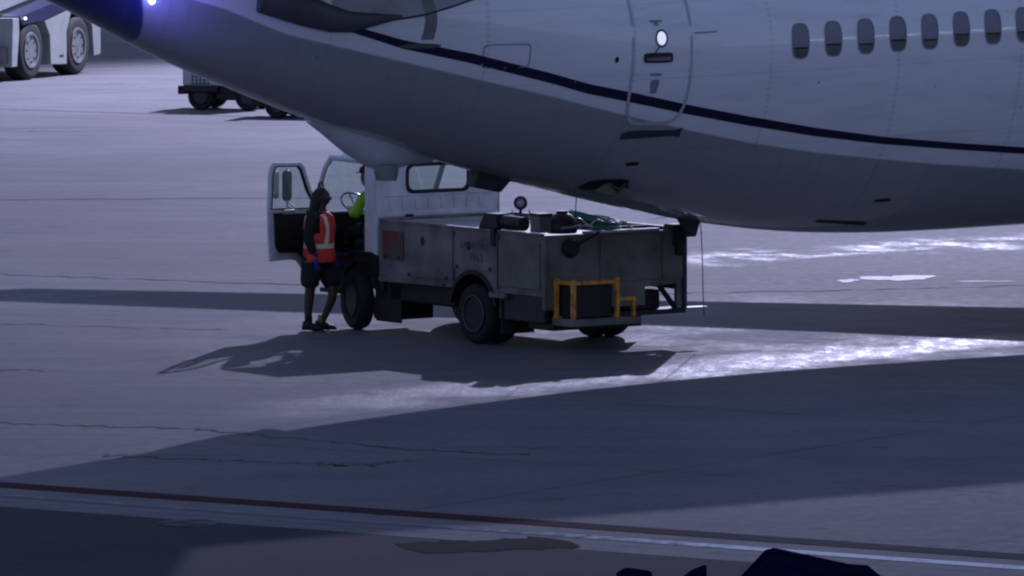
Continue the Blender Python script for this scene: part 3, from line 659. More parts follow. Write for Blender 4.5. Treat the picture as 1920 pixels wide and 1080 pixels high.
MB().box(1.95, 2.30, -1.9, -.14, .5, .93).build('engine_box', M['black'], TR, bevel=.02)
MB().box(1.985, 2.058, CR, CL - .03, 1.30, 1.40).build('cab_ledge', cw, TR, bevel=.015)
for y0, y1 in ((-.86, -.30), (-1.75, -.98)):
    st_ = MB().box(2.35, 2.85, y0, y1, .95, 1.10).build('seat', M['black'], TR, bevel=.04)
    MB().hexa([(2.34, y0, 1.1), (2.46, y0, 1.1), (2.46, y1, 1.1), (2.34, y1, 1.1), (2.22, y0, 1.56), (2.32, y0, 1.56), (2.32, y1, 1.56), (2.22, y1, 1.56)]).build('seat_back', M['black'], st_, bevel=.03)
sw = MB().tube([(.2 * math.cos(a), .2 * math.sin(a), 0) for a in [2 * math.pi * i / 32 for i in range(32)]], .014, 8, True)
sw.tube([(-.2, 0, 0), (0, 0, -.04), (.2, 0, 0)], .01, 6).tube([(0, 0, -.04), (0, .0, -.3)], .02, 8)
swo = sw.build('steering_wheel', mat('wheel_rim_plastic', (.35, .35, .36), .25, var=.2), TR, smooth=True); swo.location = (3.08, -.5, 1.52); swo.rotation_euler = (0, R(-38), 0)
# open driver door, hinged at the front
DR = bpy.data.objects.new('driver_door', None)
hx, hy = 3.36, CL + .03; da = R(180 - 72)      # door runs from the hinge in this direction
q = (math.cos(da), math.sin(da))
def dp(s, z, t=0): return (hx + q[0] * s + q[1] * t, hy + q[1] * s - q[0] * t, z)
def door_prism(pts, t0, t1):
    n = len(pts); V = [dp(s, z, t0) for s, z in pts] + [dp(s, z, t1) for s, z in pts]
    return MB().add(V, [tuple(range(n))[::-1], tuple(range(n, 2 * n))] + [(i, (i + 1) % n, n + (i + 1) % n, n + i) for i in range(n)])
def door_ring(outer, inner, t0, t1):
    n = len(outer); V = [dp(*o, t0) for o in outer] + [dp(*o, t0) for o in inner] + [dp(*o, t1) for o in outer] + [dp(*o, t1) for o in inner]; F = []
    for i in range(n):
        j = (i + 1) % n
        F += [(i, j, n + j, n + i), (2 * n + i, 3 * n + i, 3 * n + j, 2 * n + j), (i, 2 * n + i, 2 * n + j, j), (n + i, n + j, 3 * n + j, 3 * n + i)]
    return MB().add(V, F)
skin = [(0.02, .50), (.26, .50), (.36, .72), (.48, .84), (.60, .86), (1.03, .86), (1.06, 1.46), (.0, 1.40)]
dd = door_prism(skin, 0, .03).build('driver_door', cw, TR, bevel=.01)
card = [(0.06, .60), (.25, .60), (.36, .80), (.50, .92), (.90, .94), (.98, 1.02), (1.0, 1.44), (.04, 1.38)]
door_prism([(s * .94 + .02, z + .02) for s, z in card], -.03, -.002).build('door_card', M['black'], dd, bevel=.012)
outer = [(.0, 1.40), (1.06, 1.46), (1.03, 1.95), (1.0, 2.04), (.93, 2.08), (.42, 2.06), (.33, 2.0), (.20, 1.72)]
inner = [(.09, 1.47), (1.01, 1.50), (.985, 1.93), (.96, 2.0), (.91, 2.035), (.45, 2.02), (.39, 1.97), (.27, 1.72)]
door_ring(outer, inner, -.01, .03).build('door_frame', cw, dd, bevel=.005)
inner2 = [(s + (.018 if s < .5 else -.018), z + (.015 if z < 1.6 else -.012)) for s, z in inner]
door_ring(inner, inner2, -.014, .02).build('window_rubber', M['black'], dd)
door_prism(inner, .006, .010).build('door_window', M['glass'], dd)
# mirror outside the door
mx_, my_, _ = dp(.50, 0, .14)
mir = MB().prism(rrect(-.085, .085, -.19, .19, .06), 'x', -.03, .03).build('mirror', mat('mirror_shell', (.2, .23, .23), .25, .5), dd, bevel=.012)
mir.location = (mx_, my_, 1.77); mir.rotation_euler = (0, 0, R(28))
m2 = MB().prism(rrect(-.05, .05, -.17, .17, .04), 'x', -.025, .025).build('mirror', mat('mirror_shell_pale', (.4, .42, .43), .2, .5), dd, bevel=.01)
m2.location = (mx_ + .05, my_ + .13, 1.78); m2.rotation_euler = (0, 0, R(36))
MB().tube([dp(.50, 1.50, .03), (mx_, my_, 1.58), (mx_, my_, 1.98)], .012, 8).tube([dp(.40, 1.42, .03), (mx_, my_, 1.52), (mx_, my_, 1.6)], .018, 8).build('mirror_arm', M['deck'], dd, smooth=True)
door_prism(rrect(.60, .82, 1.43, 1.49, .02), -.06, -.03).build('door_grab', M['deck'], dd, bevel=.01)
MB().tube([(3.36, CL - .02, 1.62), (3.28, CL + .02, 1.78), (3.22, CL + .02, 1.80), (3.2, CL - .02, 1.66)], .012, 8).build('grab_handle', M['black'], TR, smooth=True)

for o in list(TR.children):    # the whole cab sits a little farther forward than the bed datum
    if o.name.split('.')[0] in ('cab_rear_wall', 'pillar_panel', 'roof', 'roof_marker_lamp', 'windshield_pillar', 'roof_rail', 'passenger_side', 'passenger_door_card', 'front_panel', 'windshield', 'dashboard', 'cab_floor', 'cab_ledge', 'seat', 'steering_wheel', 'grab_handle'):
        o.location.x += .12
# loose gear on the deck
def on_truck(name, L_, R_, z, label, cat, rz=0):
    p = TR.matrix_basis @ Vector((L_, -R_, z)); return empty(name, p, math.atan2(.809, -.588) + rz, label=label, cat=cat)
t = on_truck('portable_pump', -.45, .12, 1.415, 'black boxy pump with a cylinder resting on the near rail of the truck bed', 'pump')
MB().hexa([(-.05, -.12, 0), (.36, -.12, 0), (.36, .12, 0), (-.05, .12, 0), (0, -.1, .19), (.26, -.1, .19), (.26, .1, .19), (0, .1, .19)]).build('housing', M['black'], t, bevel=.015)
MB().lathe([(.05, -.44), (.085, -.43), (.09, -.2), (.09, -.04), (.05, -.03)], (0, 0, .085), 'x', 18).build('motor', M['black'], t, smooth=True)
t = on_truck('utility_box', -1.17, .16, 1.415, 'upright grey utility box at the rear left corner of the truck bed', 'box')
MB().box(-.1, .1, -.09, .09, 0, .23).build('case', mat('grey_case', (.16, .16, .17), .5), t, bevel=.01)
MB().box(-.108, .108, -.098, .098, .2, .235).build('lid', M['dark'], t, bevel=.006)
t = on_truck('suction_unit', -1.22, .44, 1.40, 'dark rounded suction unit beside the grey box on the truck tailgate', 'pump')
MB().rings([[(r * 1.05 * math.cos(a), r * math.sin(a) * 1.2, z) for a in [2 * math.pi * i / 20 for i in range(20)]] for r, z in ((.15, 0), (.17, .06), (.15, .16), (.10, .22), (.06, .24), (.06, .27))]).build('body', M['dark'], t, smooth=True)
MB().tube([(-.14, .12, .07), (-.2, 0, .08), (-.2, -.14, .1)], .016, 8).build('handle', M['deck'], t, smooth=True)
MB().tube([(-.1, -.14, .1), (-.05, -.28, .14), (.05, -.36, .06)], .03, 8).build('elbow_pipe', M['dark'], t, smooth=True)
# hose coil
t = on_truck('hose_coil', -1.12, .98, 1.40, 'coiled green ribbed hose lying on the rear of the truck bed', 'hose')
for k in range(6):
    pts = []
    for i in range(40):
        a = 2 * math.pi * i / 40; rad = .30 - .018 * (k % 3)
        pts.append((rad * .8 * math.cos(a) + .02 * k, rad * 1.15 * math.sin(a) - .015 * k, .03 + .036 * k * (1 + .35 * math.sin(a + .4)) * .7 + .03 * max(0, math.cos(a - 1.6))))
    MB().tube(pts, .026, 8, True).build('hose_loop', M['green'], t, smooth=True)
pts = [(-.28, .42 - i * .03, .05 + .10 * math.sin(i / 27 * math.pi) + .02 * math.sin(i * .9)) for i in range(28)]
MB().tube(pts, .010, 8).build('air_line', M['white'], t, smooth=True)
pts = [(-.22 + .1 * math.cos(i / 6), .40 - i * .012, .12 + .05 * math.sin(i / 3)) for i in range(16)]
MB().tube(pts, .012, 8).build('air_line', M['white'], t, smooth=True)
t = on_truck('flat_bar', -1.0, 1.55, 1.40, 'thin dark bar lying beyond the hose coil on the truck deck', 'bar')
MB().box(-.02, .02, -.32, .28, 0, .03).build('rod', M['dark'], t, bevel=.005); MB().box(-.04, .04, .2, .27, 0, .05).build('end_plate', M['dark'], t, bevel=.005)

# cords hanging from the aircraft
def cord(p0, p1, label, r=.006):
    P = [Vector(p0).lerp(Vector(p1), i / 12) + Vector((.012 * math.sin(i / 12 * 5), 0, 0)) for i in range(13)]
    o = MB().tube([p - P[-1] for p in P], r, 6).build('hanging_cord', M['dark'], smooth=True); o.location = P[-1]
    tag(o, label, 'cord'); return o
cord((2.25, 94.6, 1.74), (2.335, 94.6, .36), 'thin dark cord hanging from the belly to the right of the truck tailgate')
cord((.77, 94.2, 2.4), (.772, 94.2, 1.43), 'thin dark cord hanging from the belly onto the green hose coil')

# ------------------------------------------------------------------ people
def skin_body(name, J, E, m, parent, sub=2, root=0):
    me = bpy.data.meshes.new(name); me.from_pydata([j[0] for j in J], E, []); o = bpy.data.objects.new(name, me); COL.objects.link(o)
    me.materials.append(m); md = o.modifiers.new('skin', 'SKIN'); md.use_smooth_shade = True
    for i, j in enumerate(J):
        sv = me.skin_vertices[0].data[i]; r = j[1]; sv.radius = (r, r) if not isinstance(r, tuple) else r
        sv.use_root = (i == root)
    sb = o.modifiers.new('sub', 'SUBSURF'); sb.levels = sub; sb.render_levels = sub
    o.parent = parent; return o
def ell(c, r, n=16, m_=10):
    V = []; 
    for i in range(m_ + 1):
        f = -math.pi / 2 + math.pi * i / m_
        V.append([(c[0] + r[0] * math.cos(f) * math.cos(2 * math.pi * k / n), c[1] + r[1] * math.cos(f) * math.sin(2 * math.pi * k / n), c[2] + r[2] * math.sin(f)) for k in range(n)])
    return V
M['skin'] = mat('brown_skin', (.06, .034, .026), .5, var=.15)
M['cloth_black'] = mat('black_cloth', (.012, .012, .014), .85, var=.3, bump=.3, bscale=20)
M['hair'] = mat('black_hair', (.008, .007, .007), .45, var=.3, bump=.6, bscale=60)
M['glove'] = mat('blue_glove', (.012, .06, .3), .5, var=.2)
def hand(mb_parent, wrist, d, side_v, back, m, s=1., name='glove'):
    d = Vector(d).normalized(); sv = Vector(side_v).normalized(); bk = Vector(back).normalized(); W = Vector(wrist)
    J = [(tuple(W), (.026 * s, .020 * s)), (tuple(W + d * .05 * s), (.034 * s, .016 * s)), (tuple(W + d * .09 * s), (.036 * s, .014 * s))]; E = [(0, 1), (1, 2)]
    for k, (o_, l) in enumerate(((-.030, .062), (-.010, .075), (.010, .070), (.029, .055))):
        b = len(J); p = W + d * .092 * s + sv * o_ * s
        J.append((tuple(p), .0095 * s)); E.append((2, b))
        for q_, cu in ((.4, .12), (.75, .4), (1., .75)):
            J.append((tuple(p + d * l * q_ * s * (1 - cu * .2) - bk * cu * .03 * s), .0085 * s * (1 - .15 * q_))); E.append((len(J) - 2, len(J) - 1))
    b = len(J); p = W + d * .035 * s - sv * .032 * s; J.append((tuple(p), .012 * s)); E.append((1, b))
    J.append((tuple(p + d * .03 * s - sv * .02 * s - bk * .012 * s), .011 * s)); E.append((b, b + 1)); J.append((tuple(p + d * .055 * s - sv * .022 * s - bk * .025 * s), .009 * s)); E.append((b + 1, b + 2))
    return skin_body(name, J, E, m, mb_parent, 1)

PA = empty('person', (-2.38, 96.9, 0), R(-20), label='person in orange safety vest, black shorts and blue gloves standing by the open truck door', cat='person')
# x forward, y left, z up
J = [((-.01, 0, .95), (.17, .14)), ((0, 0, 1.15), (.14, .11)), ((.0, 0, 1.34), (.17, .12)), ((.0, 0, 1.45), (.10, .08)), ((.015, 0, 1.52), .058), ((.035, 0, 1.60), .07), ((.045, 0, 1.67), .088), ((.04, 0, 1.72), .075),   # 0-7
     ((.0, .17, 1.43), .062), ((-.04, .23, 1.16), .046), ((.08, .24, .94), .032),    # left arm 8-10
     ((.0, -.17, 1.43), .062), ((-.035, -.24, 1.17), .046), ((.06, -.25, .93), .032),  # right arm 11-13
     ((-.05, .09, .88), .105), ((.15, .08, .52), .068), ((.135, .08, .40), .064), ((.0, .08, .10), .040), ((-.04, .08, .055), .042), ((.05, .08, .04), .038), ((.12, .08, .03), .028),   # far leg 14-20
     ((-.05, -.09, .88), .105), ((-.09, -.10, .50), .066), ((-.105, -.10, .37), .064), ((-.12, -.10, .10), .040), ((-.12, -.10, .055), .042), ((-.03, -.11, .04), .038), ((.05, -.115, .03), .028)]  # near leg 21-27
E = [(0, 1), (1, 2), (2, 3), (3, 4), (4, 5), (5, 6), (6, 7), (3, 8), (8, 9), (9, 10), (3, 11), (11, 12), (12, 13), (0, 14), (14, 15), (15, 16), (16, 17), (17, 18), (18, 19), (19, 20), (0, 21), (21, 22), (22, 23), (23, 24), (24, 25), (25, 26), (26, 27)]
skin_body('body', J, E, M['skin'], PA)
# face features
fc = MB().rings(ell((.05, 0, 1.655), (.088, .072, .112)), False).rings(ell((.142, 0, 1.645), (.022, .014, .024), 8, 6), False).rings(ell((.125, 0, 1.603), (.018, .026, .010), 8, 6), False)
for s in (-1, 1): fc.rings(ell((.04, s * .078, 1.65), (.02, .01, .03), 8, 6), False)
fc.build('head', M['skin'], PA, smooth=True)
ey = MB()
for s in (-1, 1): ey.rings(ell((.120, s * .03, 1.668), (.012, .015, .008), 8, 6), False)
ey.build('eye', mat('eye_white', (.4, .4, .4), .2), PA, smooth=True)
rr = []
for q_ in range(13):
    z = 1.785 - q_ * .033; f = lerp([(0, .03), (1, .075), (2, .10), (4, .115), (7, .11), (10, .10), (12, .05)], q_); bx_ = -.005 - q_ * .006
    ring = []
    for k in range(20):
        a = 2 * math.pi * k / 20; cf = math.cos(a)
        fx = f * (1.0 if cf < .3 or q_ < 3 else lerp([(.3, 1.0), (.7, .62), (1, .45)], cf)); fx += random.uniform(-.004, .004)
        ring.append((bx_ + .03 + fx * cf, f * .86 * math.sin(a), z))
    rr.append(ring)
MB().rings(rr).build('hair', M['hair'], PA, smooth=True)
J2 = [((.0, 0, 1.0), (.16, .13)), ((0, 0, 1.2), (.15, .12)), ((0, 0, 1.36), (.18, .13)), ((.0, 0, 1.46), (.10, .085)), ((.0, .175, 1.435), .072), ((-.04, .235, 1.16), .062), ((.07, .24, .96), .048), ((-.02, -.19, 1.43), .080), ((-.055, -.265, 1.17), .070), ((.03, -.265, .96), .055)]
skin_body('shirt', J2, [(0, 1), (1, 2), (2, 3), (3, 4), (4, 5), (5, 6), (3, 7), (7, 8), (8, 9)], M['cloth_black'], PA)
J3 = [((-.02, 0, 1.0), (.18, .15)), ((-.03, 0, .90), (.19, .16)), ((-.02, .10, .80), .145), ((.11, .11, .64), .13), ((.16, .11, .52), .115), ((-.07, -.10, .80), .14), ((-.085, -.11, .64), .13), ((-.095, -.11, .52), .115)]
skin_body('shorts', J3, [(0, 1), (1, 2), (2, 3), (3, 4), (1, 5), (5, 6), (6, 7)], M['cloth_black'], PA)
sh = MB()
def shoe(mb, x, y):
    mb.rings([[(x + xx + .0 * a, y + w_ * math.cos(a), .012 + h * .5 + h * .5 * math.sin(a)) for a in [2 * math.pi * k / 16 for k in range(16)]] for xx, w_, h in ((-.09, .02, .05), (-.075, .042, .11), (-.03, .048, .13), (.03, .048, .10), (.10, .052, .07), (.16, .045, .055), (.19, .02, .03))])
for x, y in ((-.005, .08), (-.10, -.105)): 
    m_ = MB(); shoe(m_, x, y); m_.build('shoe', M['black'], PA, smooth=True)
    MB().lathe([(.043, .10), (.047, .13), (.044, .19)], (x - .005, y, 0), 'z', 14).build('sock', M['cloth_black'] if y < 0 else mat('yellow_sock', (.35, .33, .06), .8), PA, smooth=True)
hand(PA, (.045, -.265, .93), (.15, .02, -1), (1, 0, 0), (0, -1, 0), M['glove'], 1.15)
hand(PA, (.085, .24, .93), (.3, 0, -1), (1, 0, 0), (0, 1, 0), M['glove'], 1.1)
# vest: shell round the trunk with real armholes
def vest_mat():
    m, t, b = new_mat('orange_vest'); X = Nd(t)
    tc = t.nodes.new('ShaderNodeTexCoord'); s_ = t.nodes.new('ShaderNodeSeparateXYZ'); P = tc.outputs['Object']; t.links.new(P, s_.inputs[0]); x, y, z = s_.outputs
    band = X.ramp(X.m('ABSOLUTE', X.m('SUBTRACT', z, 1.06)), .026, .030, 1, 0)
    st = X.m('MULTIPLY', X.ramp(X.m('ABSOLUTE', X.m('SUBTRACT', X.m('ABSOLUTE', y), .125)), .022, .027, 1, 0), X.ramp(z, 1.05, 1.06))
    f = X.m('MAXIMUM', band, st)
    c = X.mix(X.ramp(X.noise(P, 9, 4), .35, .7), (.85, .06, .03), (.6, .035, .025))
    t.links.new(X.mix(f, c, (.72, .74, .55)), b.inputs['Base Color']); b.inputs['Roughness'].default_value = .6
    bp = t.nodes.new('ShaderNodeBump'); bp.inputs['Strength'].default_value = .5; bp.inputs['Distance'].default_value = .03
    t.links.new(X.noise(P, 7, 3), bp.inputs['Height']); t.links.new(bp.outputs[0], b.inputs['Normal'])
    return m
V = []; n = 40; zs = [.86 + .03 * i for i in range(22)]
for i, z in enumerate(zs):
    a_ = lerp([(.86, .205), (1.0, .19), (1.1, .18), (1.3, .195), (1.42, .175), (1.5, .10)], z); b_ = lerp([(.86, .235), (1.0, .215), (1.3, .225), (1.42, .20), (1.49, .11)], z)
    for k in range(n):
        a = 2 * math.pi * k / n; wv = 1 + .03 * math.sin(5 * a + i * .4)
        V.append((a_ * math.cos(a) * wv - .005, b_ * math.sin(a) * wv, z + (.0)))
F = []
for i in range(len(zs) - 1):
    for k in range(n):
        a = 2 * math.pi * (k + .5) / n; z = zs[i] + .015
        if abs(math.sin(a)) > .86 and 1.22 < z < 1.46: continue
        F.append((i * n + k, i * n + (k + 1) % n, (i + 1) * n + (k + 1) % n, (i + 1) * n + k))
ve = MB().add(V, F).build('safety_vest', vest_mat(), PA, smooth=True)
sd = ve.modifiers.new('thick', 'SOLIDIFY'); sd.thickness = .008

# driver
PB = empty('person', tuple(TR.matrix_basis @ Vector((2.78, -.54, .03))), math.atan2(.809, -.588), label='seated driver in yellow-green jacket and dark red cap behind the truck cab pillar', cat='person')
J = [((0, 0, 1.17), (.14, .15)), ((.02, 0, 1.36), (.13, .16)), ((.06, 0, 1.56), (.12, .17)), ((.08, 0, 1.62), (.08, .1)), ((.15, 0, 1.69), .05), ((.21, 0, 1.76), .065), ((.23, 0, 1.84), .085), ((.22, 0, 1.90), .07),
     ((.3, .1, 1.16), .085), ((.48, .12, 1.12), .065), ((.5, .12, .98), .05), ((.3, -.1, 1.16), .085), ((.48, -.12, 1.12), .065), ((.5, -.12, .98), .05),
     ((.08, .17, 1.58), .06), ((.12, .25, 1.36), .05), ((.36, .15, 1.42), .032), ((.08, -.17, 1.58), .06), ((.12, -.25, 1.36), .05), ((.36, -.15, 1.46), .032)]
E = [(0, 1), (1, 2), (2, 3), (3, 4), (4, 5), (5, 6), (6, 7), (0, 8), (8, 9), (9, 10), (0, 11), (11, 12), (12, 13), (3, 14), (14, 15), (15, 16), (3, 17), (17, 18), (18, 19)]
skin_body('body', J, E, mat('driver_skin', (.28, .16, .13), .5), PB)
MB().rings(ell((.24, 0, 1.82), (.092, .076, .12)), False).rings(ell((.335, 0, 1.81), (.02, .013, .022), 8, 6), False).rings(ell((.23, .082, 1.82), (.02, .01, .03), 8, 6), False).build('head', mat('driver_face', (.30, .2, .18), .5), PB, smooth=True)
MB().rings([[(.23 + r * 1.1 * math.cos(a), r * .9 * math.sin(a), z) for a in [2 * math.pi * k / 20 for k in range(20)]] for r, z in ((.105, 1.875), (.108, 1.91), (.095, 1.95), (.05, 1.975), (.01, 1.98))]).box(.29, .41, -.06, .06, 1.875, 1.885).build('cap', mat('maroon_cap', (.06, .012, .02), .7), PB, smooth=True)
skin_body('trousers', [((0, 0, 1.15), (.15, .16)), ((.3, .1, 1.16), .095), ((.48, .12, 1.12), .075), ((.5, .12, .98), .07), ((.3, -.1, 1.16), .095), ((.48, -.12, 1.12), .075), ((.5, -.12, .98), .07)], [(0, 1), (1, 2), (2, 3), (0, 4), (4, 5), (5, 6)], M['cloth_black'], PB)
M['hivis'] = mat('hi_vis_yellow', (.35, .72, .04), .6, var=.25, bump=.4, bscale=9)
skin_body('jacket', [((0, 0, 1.2), (.16, .17)), ((.02, 0, 1.38), (.15, .18)), ((.06, 0, 1.56), (.14, .18)), ((.08, 0, 1.63), (.09, .1)), ((.08, .18, 1.58), .075), ((.12, .26, 1.36), .07), ((.32, .17, 1.415), .055), ((.08, -.18, 1.58), .075), ((.12, -.26, 1.36), .065), ((.32, -.17, 1.45), .05)],
          [(0, 1), (1, 2), (2, 3), (3, 4), (4, 5), (5, 6), (3, 7), (7, 8), (8, 9)], M['hivis'], PB)
cf = MB().lathe([(.058, -.02), (.062, 0), (.058, .02)], (0, 0, 0), 'x', 20).build('reflective_cuff', mat('reflective_tape', (.8, .82, .7), .4), PB, smooth=True); cf.location = (.31, .175, 1.415); cf.rotation_euler = (0, R(-15), R(-25))
hand(PB, (.36, .15, 1.42), (1, -.3, .35), (0, 1, 0), (0, 0, 1), mat('driver_hand', (.28, .16, .13), .5), 1., 'hand')
hand(PB, (.36, -.15, 1.46), (1, .3, .3), (0, 1, 0), (0, 0, 1), bpy.data.materials['driver_hand'], 1., 'hand')

# ------------------------------------------------------------------ pushback tug (top left)
TG = empty('pushback_tug', (-9.69, 158.44, 0), math.atan2(-.934, -.357), label='big white pushback tug with large wheels at the top left corner', cat='tug')
tw = mat('tug_white', (.26, .28, .27), .4, var=.15)
tug_rim = mat('tug_rim', (.15, .16, .16), .5, var=.4, scale=6)
def bigwheel(cx, cy, side):
    s = -side; r = .60
    t = MB().lathe([(.36, cy + s * .03), (.50, cy), (.57, cy + s * .03), (.60, cy + s * .09), (.60, cy + s * .36), (.56, cy + s * .42), (.34, cy + s * .42)], (cx, 0, r), 'y', 48).build('wheel', M['rubber'], TG, smooth=True, angle=50)
    rm = MB().lathe([(.37, cy + s * .025), (.36, cy - s * .005), (.31, cy), (.27, cy + s * .16), (.18, cy + s * .18), (.15, cy + s * .06), (.08, cy + s * .04), (.01, cy + s * .04)], (cx, 0, r), 'y', 36).build('rim', tug_rim, t, smooth=True, angle=50)
    for k in range(8):
        a = 2 * math.pi * k / 8; MB().lathe([(.018, cy + s * .0), (.018, cy + s * .10)], (cx + .235 * math.cos(a), 0, r + .235 * math.sin(a)), 'y', 8).build('wheel_nut', M['dark'], rm)
bigwheel(0, 0, 1); bigwheel(-2.32, 0, 1); bigwheel(0, -2.3, -1); bigwheel(-2.32, -2.3, -1)
MB().box(-3.5, .7, -1.9, -.48, .45, 1.22).build('chassis', M['black'], TG, bevel=.03)
MB().prism([(-.62, 1.17), (-.88, .86), (-.93, .27), (-1.72, .24), (-1.72, .92), (-2.0, 1.38)][::-1], 'y', -.4, .0).build('side_panel', tw, TG, bevel=.015)
MB().prism([(-2.78, 1.20), (-3.0, .95), (-3.08, .35), (-3.42, .38), (-3.42, 1.04)][::-1], 'y', -.4, .0).build('side_panel', tw, TG, bevel=.015)
MB().prism([(.72, .30), (.98, .30), (.92, 1.28), (.62, 1.28), (.60, 1.0)], 'y', -.4, .0).build('side_panel', tw, TG, bevel=.015)
MB().prism([(.62, 1.30), (.45, 1.34), (-2.6, 1.75), (-3.4, 1.6), (-3.4, 1.1), (-2.7, 1.22), (-2.0, 1.40), (-.6, 1.18), (.5, 1.12)], 'y', -.46, .02).build('fender_band', M['navy'], TG, bevel=.02)
MB().prism([(.98, .62), (.93, 1.30), (.50, 1.40), (-2.4, 1.78), (-2.6, 1.9), (.3, 1.95), (.9, 1.9), (1.0, .62)], 'y', -2.3, -.47).build('upper_body', tw, TG, bevel=.03)
MB().box(.94, 1.10, -2.6, -.1, .36, .72).build('bumper', mat('bumper_grey', (.14, .14, .14), .5), TG, bevel=.03)
MB().box(.90, 1.02, -2.3, -.35, .72, .86).build('front_grille', M['dark'], TG, bevel=.01)
MB().box(.98, 1.03, -1.9, -.75, 1.0, 1.2).build('light_housing', M['black'], TG, bevel=.01)
for y in (-.95, -1.7): MB().lathe([(.06, 1.03), (.05, 1.05), (.01, 1.055)], (0, y, 1.1), 'x', 16).build('headlight', M['lamp'], TG, smooth=True)
MB().box(1.0, 1.02, -.75, -.45, 1.33, 1.45).build('front_plate', M['dark'], TG)
MB().lathe([(.025, 0), (.03, .02), (.02, .04), (.006, .045)], (.42, .03, 1.26), 'y', 16).build('marker_lamp', emit('white_marker', (.8, .85, 1), 3), TG, smooth=True)
MB().box(-1.55, -1.35, .001, .005, .40, .45).build('side_placard', M['dark'], TG)

# ------------------------------------------------------------------ baggage tractor and cart beyond the tail
BT = empty('baggage_tractor', (-5.85, 147.2, 0), math.atan2(.25, -.97), label='small white baggage tractor with a vent grid beyond the tail', cat='tractor')
bw = mat('tractor_white', (.4, .4, .43), .4, var=.15)
for cx in (0, -.92):
    for cy, s in ((.0, 1), (-1.05, -1)): wheel(cx + .0, cy, .18, .26, BT, side=s, m=M['dark'])
MB().box(-1.1, .36, -1.0, -.05, .30, .46).build('chassis', M['black'], BT, bevel=.02)
MB().box(.28, .42, -1.1, .08, .30, .44).box(-.35, .42, .0, .08, .34, .46).build('bumper', M['black'], BT, bevel=.02)
MB().box(-1.12, .34, -1.05, .03, .46, .98).build('body_shell', bw, BT, bevel=.03)
MB().box(-1.1, -.2, -.95, -.05, .98, 1.4).build('seat_box', bw, BT, bevel=.03)
vg = MB()
for i in range(5):
    for j in range(7): vg.box(.16 - i * .075 - .045, .16 - i * .075, .031, .036, .49 + j * .06, .525 + j * .06)
vg.build('vent_grid', M['black'], BT)
MB().box(-1.0, -.3, -.9, -.02, .19, .32).build('axle_housing', M['black'], BT, bevel=.03)
BC = empty('baggage_cart', (-4.33, 144.3, 0), math.atan2(.25, -.97), label='dark low baggage cart half hidden behind the aircraft belly', cat='cart')
for cx in (0, -.9):
    for cy, s in ((.0, 1), (-1.2, -1)): wheel(cx, cy, .16, .25, BC, side=s, m=M['dark'])
MB().box(-1.2, .5, -1.2, 0, .34, .46).build('platform', M['dark'], BC, bevel=.02)
MB().box(-.3, .65, -.7, -.5, .2, .36).build('tow_bar', M['black'], BC, bevel=.02)
MB().box(.28, .5, -1.15, -.03, .46, .82).build('end_rack', M['black'], BC, bevel=.02)

# ------------------------------------------------------------------ covered cart at the bottom edge of the view
CV = empty('covered_cart', (1.9, 56.8, 0), label='covered cart with dark navy peaked canopy, cut off by the bottom edge', cat='cart')
cvm = mat('navy_tarp', (.004, .006, .026), 1.0, spec=.0, var=.4, bump=.3, bscale=5)
top_ = [(-.60, .95), (-.38, 1.20), (-.02, 1.585), (.04, 1.60), (.10, 1.59), (.60, 1.48), (.74, 1.47), (.85, 1.38), (.90, 1.0)]
low_ = [(x * .94, z - .03) for x, z in top_][::-1]
rr = []
for y, k, dz in ((1.2, .97, -.03), (1.15, 1, 0), (0.4, 1.0, .0), (-1.15, 1.0, -.05), (-1.2, .97, -.08)):
    rr.append([(x * k, y, z + dz) for x, z in top_] + [(x * k, y, z + dz) for x, z in low_])
MB().rings(rr).build('canopy', cvm, CV, smooth=True, angle=25)
MB().box(-.6, .9, -1.2, 1.2, .35, .45).build('platform', M['dark'], CV, bevel=.02)
MB().box(-.55, .85, -1.15, 1.1, .45, .98).build('side_curtain', cvm, CV, bevel=.02)
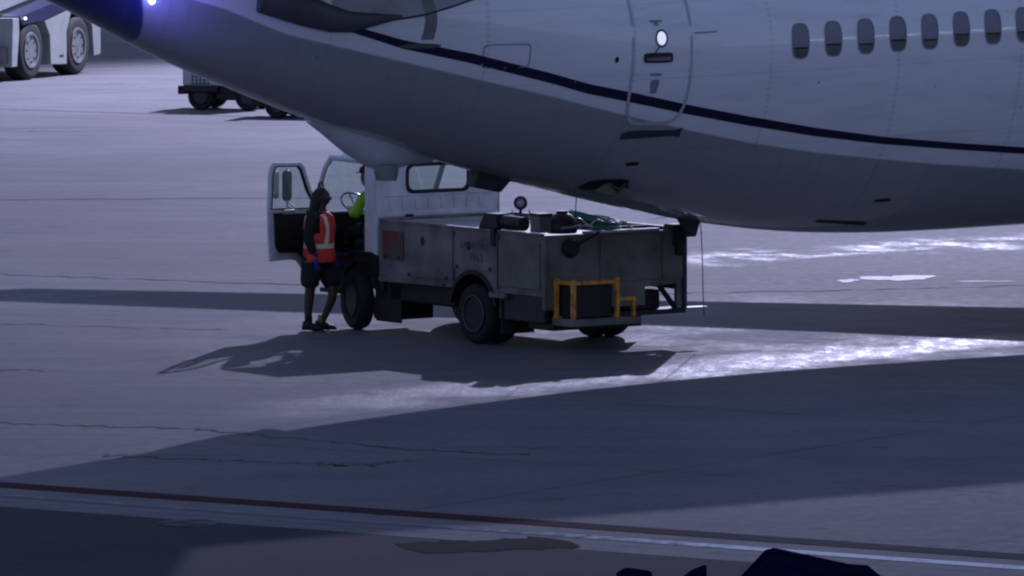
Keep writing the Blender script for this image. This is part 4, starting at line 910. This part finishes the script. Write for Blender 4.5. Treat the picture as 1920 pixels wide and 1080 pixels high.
for cx in (-1, 1):
    for cy, s in ((.8, 1), (-.5, -1)):
        o = MB().lathe([(.1, -.08), (.17, -.08), (.18, 0), (.17, .08), (.1, .08)], (cx * .8 if 0 else cy, cx * .85, .18), 'x', 24).build('wheel', M['rubber'], CV, smooth=True)
CH = empty('folded_tarp', (1.35, 57.9, 0), label='small dark pointed bundle left of the navy canopy at the bottom edge', cat='bundle')
MB().rings([[(x * k + dx, .25 * math.sin(a) * k, z) for a in [2 * math.pi * i / 14 for i in range(14)] for x in [.12 * math.cos(a)]] for k, dx, z in ((1, 0, 0), (1.0, 0, .9), (1.0, .0, 1.30), (.8, .0, 1.38), (.45, .04, 1.44), (.1, .08, 1.475))]).build('bundle', cvm, CH, smooth=True)
CK = empty('equipment_lid', (.93, 58.2, 0), label='dark flat lid barely showing at the bottom edge, left of the bundle', cat='lid')
MB().box(-.15, .12, -.5, .3, 0, 1.34).hexa([(-.16, -.55, 1.34), (.13, -.55, 1.34), (.13, .35, 1.34), (-.16, .35, 1.34), (-.08, -.5, 1.395), (.1, -.5, 1.37), (.1, .3, 1.37), (-.08, .3, 1.395)]).build('lid', cvm, CK, bevel=.02)

# ------------------------------------------------------------------ lamp bank on a low mast far off to the right: it shows as glints in the aircraft skin
for i, (d_, off, h_) in enumerate(((105, 0, 7.0), (140, 4, 8.5))):
    q0 = Vector((3.3 + .97 * d_ + .2436 * off, 93.3 - .2436 * d_ + .97 * off, 0))
    LM = empty('lighting_mast', q0, R(-16), label=('low lighting mast with a bank of small lamps, nearer one', 'low lighting mast with a bank of small lamps, farther one')[i], cat='light mast')
    MB().tube([(0, 0, 0), (0, 0, h_)], .12, 10).build('pole', M['dark'], LM, smooth=True)
    MB().box(-.05, .05, -4.5, 4.5, h_ - .06, h_ + .06).build('crossbar', M['dark'], LM)
    for k in (0, 1, 3, 5, 6, 7):
        y = (-4.3, -3.6, 0, -1.5, 0, 1.2, 2.9, 4.2)[k] + .4 * i
        MB().box(-.12, .02, y - .09, y + .09, h_ + .07 + .5 * ((k * 5) % 3) , h_ + .17 + .5 * ((k * 5) % 3)).build('lamp_head', emit_lamp if k or i else (emit_lamp := emit('lamp_head_glow', (.8, .85, 1), 450)), LM)
